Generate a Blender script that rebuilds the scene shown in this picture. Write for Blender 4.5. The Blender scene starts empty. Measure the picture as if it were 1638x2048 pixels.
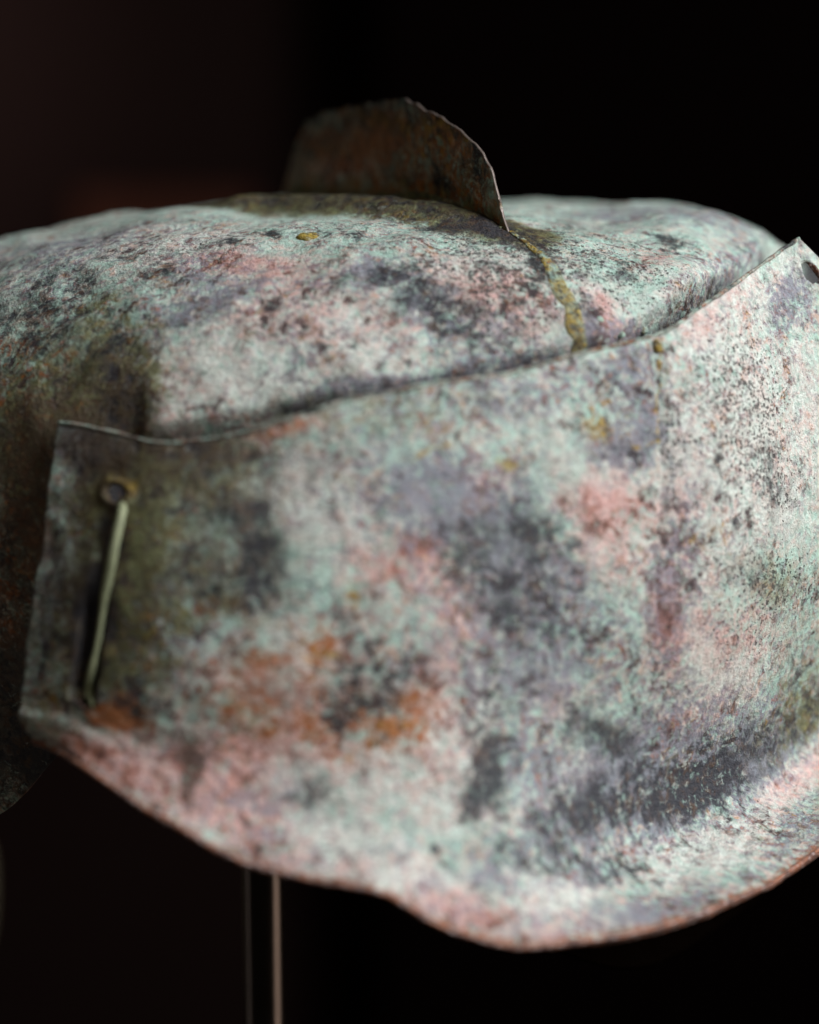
import bpy, bmesh, math
import numpy as np
from mathutils import Vector, Matrix

# ------------------------------------------------------------------ camera, world, lights, exposure
scene = bpy.context.scene
COL = scene.collection
PITCH = math.radians(10.0)
CAM = np.array([0.0, -0.5, 1.35])
FWD = np.array([0.0, math.cos(PITCH), -math.sin(PITCH)])
UPV = np.array([0.0, math.sin(PITCH), math.cos(PITCH)])

cam = bpy.data.cameras.new('camera')
cam.sensor_fit = 'VERTICAL'
cam.sensor_height = 36.0
cam.lens = 72.0
cam.clip_start = 0.02
cam.clip_end = 50.0
cam.dof.use_dof = True
cam.dof.focus_distance = 0.494
cam.dof.aperture_fstop = 4.0
cam_ob = bpy.data.objects.new('camera', cam)
COL.objects.link(cam_ob)
cam_ob.location = CAM
cam_ob.rotation_euler = (math.pi / 2 - PITCH, 0, 0)
scene.camera = cam_ob

world = bpy.data.worlds.new('World')
scene.world = world
world.use_nodes = True
bg = world.node_tree.nodes['Background']
bg.inputs['Color'].default_value = (0.9, 0.75, 0.6, 1)
bg.inputs['Strength'].default_value = 0.0012


def area(name, loc, aim, size, power, color, size_y=None):
    li = bpy.data.lights.new(name, 'AREA')
    li.shape = 'RECTANGLE'
    li.size = size
    li.size_y = size_y or size
    li.energy = power
    li.color = color
    ob = bpy.data.objects.new(name, li)
    ob.location = loc
    d = Vector(aim) - Vector(loc)
    ob.rotation_euler = d.to_track_quat('-Z', 'Y').to_euler()
    COL.objects.link(ob)
    return ob


AIM = (0.03, 0.02, 1.28)
area('key_light', (0.92, -0.40, 2.06), AIM, 0.75, 28.5, (0.97, 0.985, 1.0), 0.95)  # large soft key from the upper right
area('fill_light', (-0.45, -1.3, 1.75), AIM, 0.6, 1.5, (1.0, 0.88, 0.72))  # warm fill added to lift the left side, no visible source
area('rod_streak_light', (0.80, -0.02, 0.82), (-0.04, 0.02, 1.12), 0.34, 1.4, (1.0, 0.79, 0.64), 0.5)  # unseen low lamp added for the rod's streak and the warm rim
area('rod_streak_light', (-0.80, 0.10, 0.80), (-0.04, 0.02, 1.12), 0.05, 0.13, (1.0, 0.88, 0.80), 0.5)  # second unseen lamp, added for the faint left line on the rod
sp = bpy.data.lights.new('wall_fill_spot', 'SPOT')  # unseen spot added to brighten the wall at upper left
sp.energy = 70.0; sp.spot_size = math.radians(46); sp.spot_blend = 1.0; sp.color = (1.0, 0.86, 0.84); sp.shadow_soft_size = 0.05
spo = bpy.data.objects.new('wall_fill_spot', sp); COL.objects.link(spo); spo.location = (-1.25, 1.0, 2.1)
spo.rotation_euler = (Vector((-0.92, 2.2, 1.62)) - Vector(spo.location)).to_track_quat('-Z', 'Y').to_euler()

scene.cycles.use_denoising = True
scene.view_settings.view_transform = 'Standard'
scene.view_settings.look = 'None'
scene.view_settings.exposure = 0.0
scene.view_settings.gamma = 1.0


# ------------------------------------------------------------------ helpers
def at(px, py, d):
    """world point seen at photo position (px, py) at depth d in front of the camera"""
    px = np.asarray(px, float); py = np.asarray(py, float); d = np.asarray(d, float)
    X = (px - 819.0) / 4096.0 * d
    U = (1024.0 - py) / 4096.0 * d
    return (CAM + X[..., None] * np.array([1.0, 0, 0]) + U[..., None] * UPV + d[..., None] * FWD)


def project(P):
    Q = P - CAM
    D = Q @ FWD
    return 819 + 4096 * Q[..., 0] / D, 1024 - 4096 * (Q @ UPV) / D, D


def spline(knots, vals, t):
    """natural cubic spline through vals (n, ...) at knots, sampled at t"""
    x = np.asarray(knots, float); y = np.asarray(vals, float)
    shp = y.shape[1:]; y = y.reshape(len(x), -1)
    n = len(x); h = np.diff(x)
    A = np.zeros((n, n)); B = np.zeros_like(y)
    A[0, 0] = A[-1, -1] = 1
    for i in range(1, n - 1):
        A[i, i - 1] = h[i - 1]; A[i, i] = 2 * (h[i - 1] + h[i]); A[i, i + 1] = h[i]
        B[i] = 6 * ((y[i + 1] - y[i]) / h[i] - (y[i] - y[i - 1]) / h[i - 1])
    M = np.linalg.solve(A, B)
    t = np.asarray(t, float)
    k = np.clip(np.searchsorted(x, t) - 1, 0, n - 2)
    a = (x[k + 1] - t)[:, None]; b = (t - x[k])[:, None]; hh = h[k][:, None]
    r = (M[k] * a ** 3 + M[k + 1] * b ** 3) / (6 * hh) + (y[k] / hh - M[k] * hh / 6) * a + (y[k + 1] / hh - M[k + 1] * hh / 6) * b
    return r.reshape((len(t),) + shp)


def sstep(a, b, x):
    t = np.clip((x - a) / (b - a), 0, 1)
    return t * t * (3 - 2 * t)


def vnoise(x, y, seed):
    """smooth 2-D value noise, about -1..1"""
    rs = np.random.RandomState(seed)
    tab = rs.uniform(-1, 1, (64, 64))
    xi = np.floor(x).astype(int); yi = np.floor(y).astype(int)
    fx = x - xi; fy = y - yi
    fx = fx * fx * fx * (fx * (fx * 6 - 15) + 10); fy = fy * fy * fy * (fy * (fy * 6 - 15) + 10)
    g = lambda i, j: tab[i % 64, j % 64]
    return (g(xi, yi) * (1 - fx) + g(xi + 1, yi) * fx) * (1 - fy) + (g(xi, yi + 1) * (1 - fx) + g(xi + 1, yi + 1) * fx) * fy


def fnoise(x, y, seed, octv=4):
    r = 0; a = 1.0; s = 0
    for k in range(octv):
        r = r + a * vnoise(x * 2 ** k + 7.3 * k, y * 2 ** k + 3.1 * k, seed + k); s += a; a *= 0.5
    return r / s


def normals(P, wrap=False):
    if wrap:
        du = np.roll(P, -1, 0) - np.roll(P, 1, 0)
    else:
        du = np.gradient(P, axis=0)
    dv = np.gradient(P, axis=1)
    N = np.cross(du, dv)
    L = np.linalg.norm(N, axis=-1, keepdims=True)
    return N / np.maximum(L, 1e-12)


def link(name, me, mat, parent=None, smooth=True):
    ob = bpy.data.objects.new(name, me)
    COL.objects.link(ob)
    if mat is not None:
        for m in (mat if isinstance(mat, (list, tuple)) else [mat]):
            me.materials.append(m)
    if smooth:
        me.polygons.foreach_set('use_smooth', [True] * len(me.polygons))
    if parent is not None:
        ob.parent = parent
    return ob


def grid_mesh(name, P, wrap=False, keep=None, flip=False):
    """P (nu, nv, 3) -> mesh; keep (nu, nv) bool removes faces touching False vertices"""
    nu, nv = P.shape[:2]
    idx = np.arange(nu * nv).reshape(nu, nv)
    a = idx if wrap else idx[:-1]
    b = np.roll(idx, -1, 0) if wrap else idx[1:]
    F = np.stack([a[:, :-1], b[:, :-1], b[:, 1:], a[:, 1:]], -1).reshape(-1, 4)
    if flip:
        F = F[:, ::-1]
    if keep is not None:
        F = F[keep.reshape(-1)[F].all(1)]
    me = bpy.data.meshes.new(name)
    me.vertices.add(nu * nv)
    me.vertices.foreach_set('co', P.reshape(-1).astype(np.float32))
    me.loops.add(len(F) * 4)
    me.loops.foreach_set('vertex_index', F.reshape(-1).astype(np.int32))
    me.polygons.add(len(F))
    me.polygons.foreach_set('loop_start', np.arange(0, len(F) * 4, 4, dtype=np.int32))
    me.update(calc_edges=True)
    me.validate()
    return me


def set_attr(me, name, arr):
    a = me.attributes.new(name, 'FLOAT_COLOR', 'POINT')
    a.data.foreach_set('color', arr.reshape(-1).astype(np.float32))


def empty(name, loc, label, cat):
    o = bpy.data.objects.new(name, None)
    COL.objects.link(o)
    o.location = loc
    o.empty_display_size = 0.02
    o['label'] = label
    o['category'] = cat
    return o


def tube(name, pts, rad, mat, parent=None, seg=14, cap=True):
    pts = np.asarray(pts, float); n = len(pts)
    rad = np.broadcast_to(np.asarray(rad, float), (n,))
    T = np.gradient(pts, axis=0); T /= np.linalg.norm(T, axis=1, keepdims=True)
    ref = np.array([0.31, 0.82, 0.47])
    A = np.cross(T, ref); A /= np.linalg.norm(A, axis=1, keepdims=True)
    B = np.cross(T, A)
    th = np.linspace(0, 2 * np.pi, seg, endpoint=False)
    V = pts[:, None] + rad[:, None, None] * (np.cos(th)[None, :, None] * A[:, None] + np.sin(th)[None, :, None] * B[:, None])
    vs = V.reshape(-1, 3).tolist(); fs = []
    for i in range(n - 1):
        for j in range(seg):
            k = (j + 1) % seg
            fs.append((i * seg + j, i * seg + k, (i + 1) * seg + k, (i + 1) * seg + j))
    if cap:
        fs.append(tuple(range(seg))[::-1]); fs.append(tuple((n - 1) * seg + j for j in range(seg)))
    me = bpy.data.meshes.new(name); me.from_pydata(vs, [], fs); me.update()
    return link(name, me, mat, parent)


# ------------------------------------------------------------------ materials
class NT:
    def __init__(s, name):
        s.m = bpy.data.materials.new(name); s.m.use_nodes = True
        s.t = s.m.node_tree; s.t.nodes.clear()
        s.out = s.n('ShaderNodeOutputMaterial'); s.p = s.n('ShaderNodeBsdfPrincipled')
        s.t.links.new(s.p.outputs[0], s.out.inputs[0])

    def n(s, typ, **kw):
        nd = s.t.nodes.new(typ)
        for k, v in kw.items():
            setattr(nd, k, v)
        return nd

    def put(s, v, sock):
        if hasattr(v, 'is_linked'):
            s.t.links.new(v, sock)
        else:
            if sock.type == 'RGBA' and not isinstance(v, (int, float)) and len(v) == 3:
                v = (*v, 1)
            sock.default_value = v

    def math(s, op, a, b=0.0, c=0.0, clamp=False):
        nd = s.n('ShaderNodeMath', operation=op, use_clamp=clamp)
        for i, v in enumerate((a, b, c)):
            s.put(v, nd.inputs[i])
        return nd.outputs[0]

    def vec(s, op, a, b=None, scale=None):
        nd = s.n('ShaderNodeVectorMath', operation=op)
        s.put(a, nd.inputs[0])
        if b is not None:
            s.put(b, nd.inputs[1])
        if scale is not None:
            nd.inputs['Scale'].default_value = scale
        return nd.outputs[0]

    def noise(s, co, scale, detail=5.0, rough=0.6, dist=0.0, col=False):
        nd = s.n('ShaderNodeTexNoise', noise_dimensions='3D')
        s.put(co, nd.inputs['Vector'])
        nd.inputs['Scale'].default_value = scale
        nd.inputs['Detail'].default_value = detail
        nd.inputs['Roughness'].default_value = rough
        nd.inputs['Distortion'].default_value = dist
        return nd.outputs['Color' if col else 'Fac']

    def voro(s, co, scale, feature='F1', rnd=1.0):
        nd = s.n('ShaderNodeTexVoronoi', feature=feature)
        s.put(co, nd.inputs['Vector'])
        nd.inputs['Scale'].default_value = scale
        nd.inputs['Randomness'].default_value = rnd
        return nd

    def mix(s, f, a, b):
        nd = s.n('ShaderNodeMix', data_type='RGBA')
        s.put(f, nd.inputs[0]); s.put(a, nd.inputs[6]); s.put(b, nd.inputs[7])
        return nd.outputs[2]

    def mask(s, w, n, gain=2.4, lo=0.5, width=0.3):
        """w: local amount 0..1, n: noise about .5 -> soft-edged patch mask"""
        v = s.math('ADD', s.math('MULTIPLY_ADD', n, gain, -0.5 * gain - lo + width / 2), w)
        nd = s.n('ShaderNodeMapRange', interpolation_type='SMOOTHSTEP')
        s.put(v, nd.inputs[0]); nd.inputs[1].default_value = 0; nd.inputs[2].default_value = width
        return nd.outputs[0]


C_MINT = (0.405, 0.565, 0.49)
C_PALE = (0.62, 0.665, 0.61)
C_PINK = (0.63, 0.365, 0.34)
C_SALM = (0.48, 0.20, 0.14)
C_LILA = (0.205, 0.195, 0.245)
C_DARK = (0.024, 0.024, 0.031)
C_BROWN = (0.072, 0.047, 0.034)
C_OLIV = (0.150, 0.148, 0.052)
C_OCHR = (0.36, 0.25, 0.05)
C_RUST = (0.38, 0.125, 0.04)


def patina(name, attrs=True, seed=0.0, defaults=None):
    d = dict(dark=0.2, pink=0.3, lilac=0.2, olive=0.0, rust=0.0, ochre=0.0, pit=0.3, white=0.3)
    d.update(defaults or {})
    s = NT(name)
    pos = s.n('ShaderNodeTexCoord').outputs['Object']
    co = s.vec('ADD', pos, (seed, seed * 0.37, seed * 0.71))
    if attrs:
        w = {}
        for an, chans in (('patch_a', ('dark', 'pink', 'lilac')), ('patch_b', ('olive', 'rust', 'ochre')), ('patch_c', ('pit', 'white', 'brown'))):
            at_ = s.n('ShaderNodeAttribute', attribute_name=an)
            sep = s.n('ShaderNodeSeparateColor'); s.t.links.new(at_.outputs['Color'], sep.inputs[0])
            for i, c in enumerate(chans):
                w[c] = sep.outputs[i]
    else:
        w = dict(d); w.setdefault('brown', 0.0)
    warp = s.vec('SUBTRACT', s.noise(co, 160, 3, 0.6, col=True), (0.5, 0.5, 0.5))
    cw = s.vec('ADD', co, s.vec('SCALE', warp, scale=0.004))
    warp2 = s.vec('SUBTRACT', s.noise(co, 700, 2, 0.6, col=True), (0.5, 0.5, 0.5))
    cw = s.vec('ADD', cw, s.vec('SCALE', warp2, scale=0.0012))

    lowf = s.noise(s.vec('ADD', co, (0.19, 0.43, 0.05)), 55, 3, 0.5)
    grit = s.math('MULTIPLY_ADD', lowf, 2.6, -0.32)
    stretch = s.vec('MULTIPLY', cw, (1.0, 1.0, 0.13))
    streak = s.noise(stretch, 420, 4, 0.6)

    def multi(o, sc, k=0.5):
        c2 = s.vec('ADD', cw, o)
        a_ = s.noise(c2, sc, 8, 0.66)
        b_ = s.noise(s.vec('ADD', c2, (0.9, 0.4, 0.2)), sc * 2.6, 5, 0.62)
        n_ = s.math('ADD', s.math('MULTIPLY', a_, 1 - k), s.math('MULTIPLY', b_, k))
        return s.math('MULTIPLY_ADD', s.math('SUBTRACT', n_, 0.5), grit, 0.5)
    nA = multi((0, 0, 0), 160)
    nB = multi((0.31, 0.17, 0.53), 215)
    nC = multi((0.71, 0.37, 0.13), 225, 0.55)
    nD = multi((0.11, 0.87, 0.43), 150, 0.5)
    nG = multi((0.61, 0.07, 0.77), 255, 0.55)
    nE = s.noise(s.vec('ADD', co, (0.51, 0.27, 0.93)), 950, 4, 0.65)
    nF = s.noise(s.vec('ADD', co, (0.21, 0.67, 0.33)), 2300, 3, 0.6)
    # base: mint to pale grey-green
    base = s.mix(s.mask(w['white'], nA, 3.6, width=0.5), C_MINT, C_PALE)
    base = s.mix(s.math('MULTIPLY', s.mask(w['pink'], nB, 3.8, width=1.0), 0.85), base, C_PINK)
    base = s.mix(s.math('MULTIPLY', s.mask(w['lilac'], nC, 4.8, width=0.7), 0.85), base, C_LILA)
    base = s.mix(s.math('MULTIPLY', s.mask(w['olive'], nA, 3.2, width=0.8), 0.88), base, C_OLIV)
    base = s.mix(s.math('MULTIPLY', s.mask(s.math('MULTIPLY', w['pink'], 0.7), nD, 5.0, lo=0.76, width=0.5), 0.75), base, C_SALM)
    base = s.mix(s.math('MULTIPLY', s.mask(w['rust'], nC, 3.8, width=0.7), 0.88), base, C_RUST)
    base = s.mix(s.math('MULTIPLY', s.mask(w['ochre'], nB, 3.4, width=0.6), 0.88), base, C_OCHR)
    base = s.mix(s.math('MULTIPLY', s.mask(w['brown'], nG, 3.6, width=0.8), 0.88), base, C_BROWN)
    dk = s.mask(w['dark'], nD, 4.8, lo=0.50, width=0.85)
    base = s.mix(s.math('MULTIPLY', dk, 0.94), base, s.mix(s.mask(0.35, nB, 3.0), C_DARK, C_BROWN))
    # thin pale crust that breaks up the larger stains
    fl = s.math('MULTIPLY', s.mask(s.math('MULTIPLY_ADD', w['olive'], -0.12, s.math('MULTIPLY_ADD', w['brown'], -0.28, 0.12)), nG, 5.0, width=0.7), 0.65)
    base = s.mix(fl, base, s.mix(s.mask(0.5, nB, 4.0), C_MINT, C_PALE))
    # pits: small irregular dark specks
    cp = s.vec('ADD', co, s.vec('SCALE', s.vec('SUBTRACT', s.noise(co, 1700, 2, 0.5, col=True), (0.5, 0.5, 0.5)), scale=0.0009))
    v1 = s.voro(cp, 760); v2 = s.voro(s.vec('ADD', cp, (0.4, 0.2, 0.1)), 1500)
    sc = s.n('ShaderNodeSeparateColor'); s.t.links.new(v1.outputs['Color'], sc.inputs[0])
    r1 = s.math('MULTIPLY', sc.outputs[0], s.math('MULTIPLY_ADD', w['pit'], 0.62, s.math('MULTIPLY_ADD', nC, 1.5, -0.92)))
    p1 = s.math('MULTIPLY', s.math('SUBTRACT', r1, v1.outputs['Distance']), 9.0, clamp=True)
    sc2 = s.n('ShaderNodeSeparateColor'); s.t.links.new(v2.outputs['Color'], sc2.inputs[0])
    r2 = s.math('MULTIPLY', sc2.outputs[0], s.math('MULTIPLY_ADD', w['pit'], 0.66, s.math('MULTIPLY_ADD', nB, 1.6, -0.92)))
    p2 = s.math('MULTIPLY', s.math('SUBTRACT', r2, v2.outputs['Distance']), 7.0, clamp=True)
    pit = s.math('MAXIMUM', p1, s.math('MULTIPLY', p2, 0.85))
    base = s.mix(s.math('MULTIPLY', pit, 0.85), base, s.mix(nA, (0.06, 0.07, 0.065), (0.05, 0.035, 0.035)))
    # fine grain
    hsv = s.n('ShaderNodeHueSaturation')
    s.put(s.math('ADD', s.math('MULTIPLY_ADD', nF, 0.4, 0.30), s.math('ADD', s.math('MULTIPLY', nE, 0.85), s.math('MULTIPLY_ADD', streak, 0.5, -0.165))), hsv.inputs['Value'])
    hsv.inputs['Saturation'].default_value = 1.10
    s.put(base, hsv.inputs['Color'])
    s.put(hsv.outputs[0], s.p.inputs['Base Color'])
    s.put(s.math('MULTIPLY_ADD', nE, 0.55, 0.22), s.p.inputs['Roughness'])
    s.p.inputs['Specular IOR Level'].default_value = 0.34
    h = s.math('ADD', s.math('MULTIPLY', nE, 0.5), s.math('MULTIPLY', nF, 0.18))
    h = s.math('ADD', h, s.math('MULTIPLY', nB, 0.8))
    h = s.math('SUBTRACT', h, s.math('MULTIPLY', pit, 0.6))
    h = s.math('SUBTRACT', h, s.math('MULTIPLY', dk, 0.22))
    bp = s.n('ShaderNodeBump'); bp.inputs['Strength'].default_value = 0.95; bp.inputs['Distance'].default_value = 0.0011
    s.put(h, bp.inputs['Height'])
    s.t.links.new(bp.outputs[0], s.p.inputs['Normal'])
    return s.m


def copper_edge():
    s = NT('worn_copper_edge')
    pos = s.n('ShaderNodeTexCoord').outputs['Object']
    n = s.noise(pos, 260, 6, 0.65); n2 = s.noise(pos, 900, 4, 0.6)
    c = s.mix(s.mask(0.5, n, 4.0, width=0.6), (0.30, 0.115, 0.06), (0.11, 0.055, 0.045))
    c = s.mix(s.mask(0.3, n2, 3.2), c, (0.40, 0.31, 0.29))
    s.put(c, s.p.inputs['Base Color'])
    s.p.inputs['Roughness'].default_value = 0.55
    s.p.inputs['Metallic'].default_value = 0.2
    bp = s.n('ShaderNodeBump'); bp.inputs['Strength'].default_value = 0.5; bp.inputs['Distance'].default_value = 0.0006
    s.put(n2, bp.inputs['Height']); s.t.links.new(bp.outputs[0], s.p.inputs['Normal'])
    return s.m


def simple(name, col, rough, metal=0.0, nscale=60, namt=0.3, spec=0.5):
    s = NT(name)
    pos = s.n('ShaderNodeTexCoord').outputs['Object']
    n = s.noise(pos, nscale, 5, 0.6)
    c2 = tuple(x * (1 - namt) for x in col)
    s.put(s.mix(n, c2, col), s.p.inputs['Base Color'])
    s.p.inputs['Roughness'].default_value = rough
    s.p.inputs['Metallic'].default_value = metal
    s.p.inputs['Specular IOR Level'].default_value = spec
    return s.m


CH = {'dark': (0, 0), 'pink': (0, 1), 'lilac': (0, 2), 'olive': (1, 0), 'rust': (1, 1), 'ochre': (1, 2), 'pit': (2, 0), 'white': (2, 1), 'brown': (2, 2)}


def paint(me, U, V, part, base, seed, edge=None):
    """patina stains and some painted shade: each entry is an ellipse on the surface (u, v in metres along it) that adds an amount of one colour layer"""
    W = np.zeros(U.shape + (3, 4)); W[..., 3] = 1
    for c, b in base.items():
        W[..., CH[c][0], CH[c][1]] = b
    du = 0.0035 * fnoise(U / 0.009, V / 0.009, seed, 4)
    dv = 0.0035 * fnoise(U / 0.009 + 31, V / 0.009 + 17, seed + 9, 4)
    Uw = U + du; Vw = V + dv
    for c, amt, u, v, a, b, k in STAINS_AND_SHADE.get(part, ()):
        q = a * (Uw - u) ** 2 + 2 * b * (Uw - u) * (Vw - v) + k * (Vw - v) ** 2
        m = np.where(q < 9, 1.0 / (1.0 + np.exp(np.clip((np.sqrt(np.maximum(q, 0)) - 1.0) * 3.6, -30, 30))), 0)
        i, j = CH[c]
        W[..., i, j] += amt * m
    if edge is not None:
        W += edge
    W = np.clip(W, 0, 1.2)
    for i, nm in enumerate(('patch_a', 'patch_b', 'patch_c')):
        set_attr(me, nm, W[..., i, :])


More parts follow.
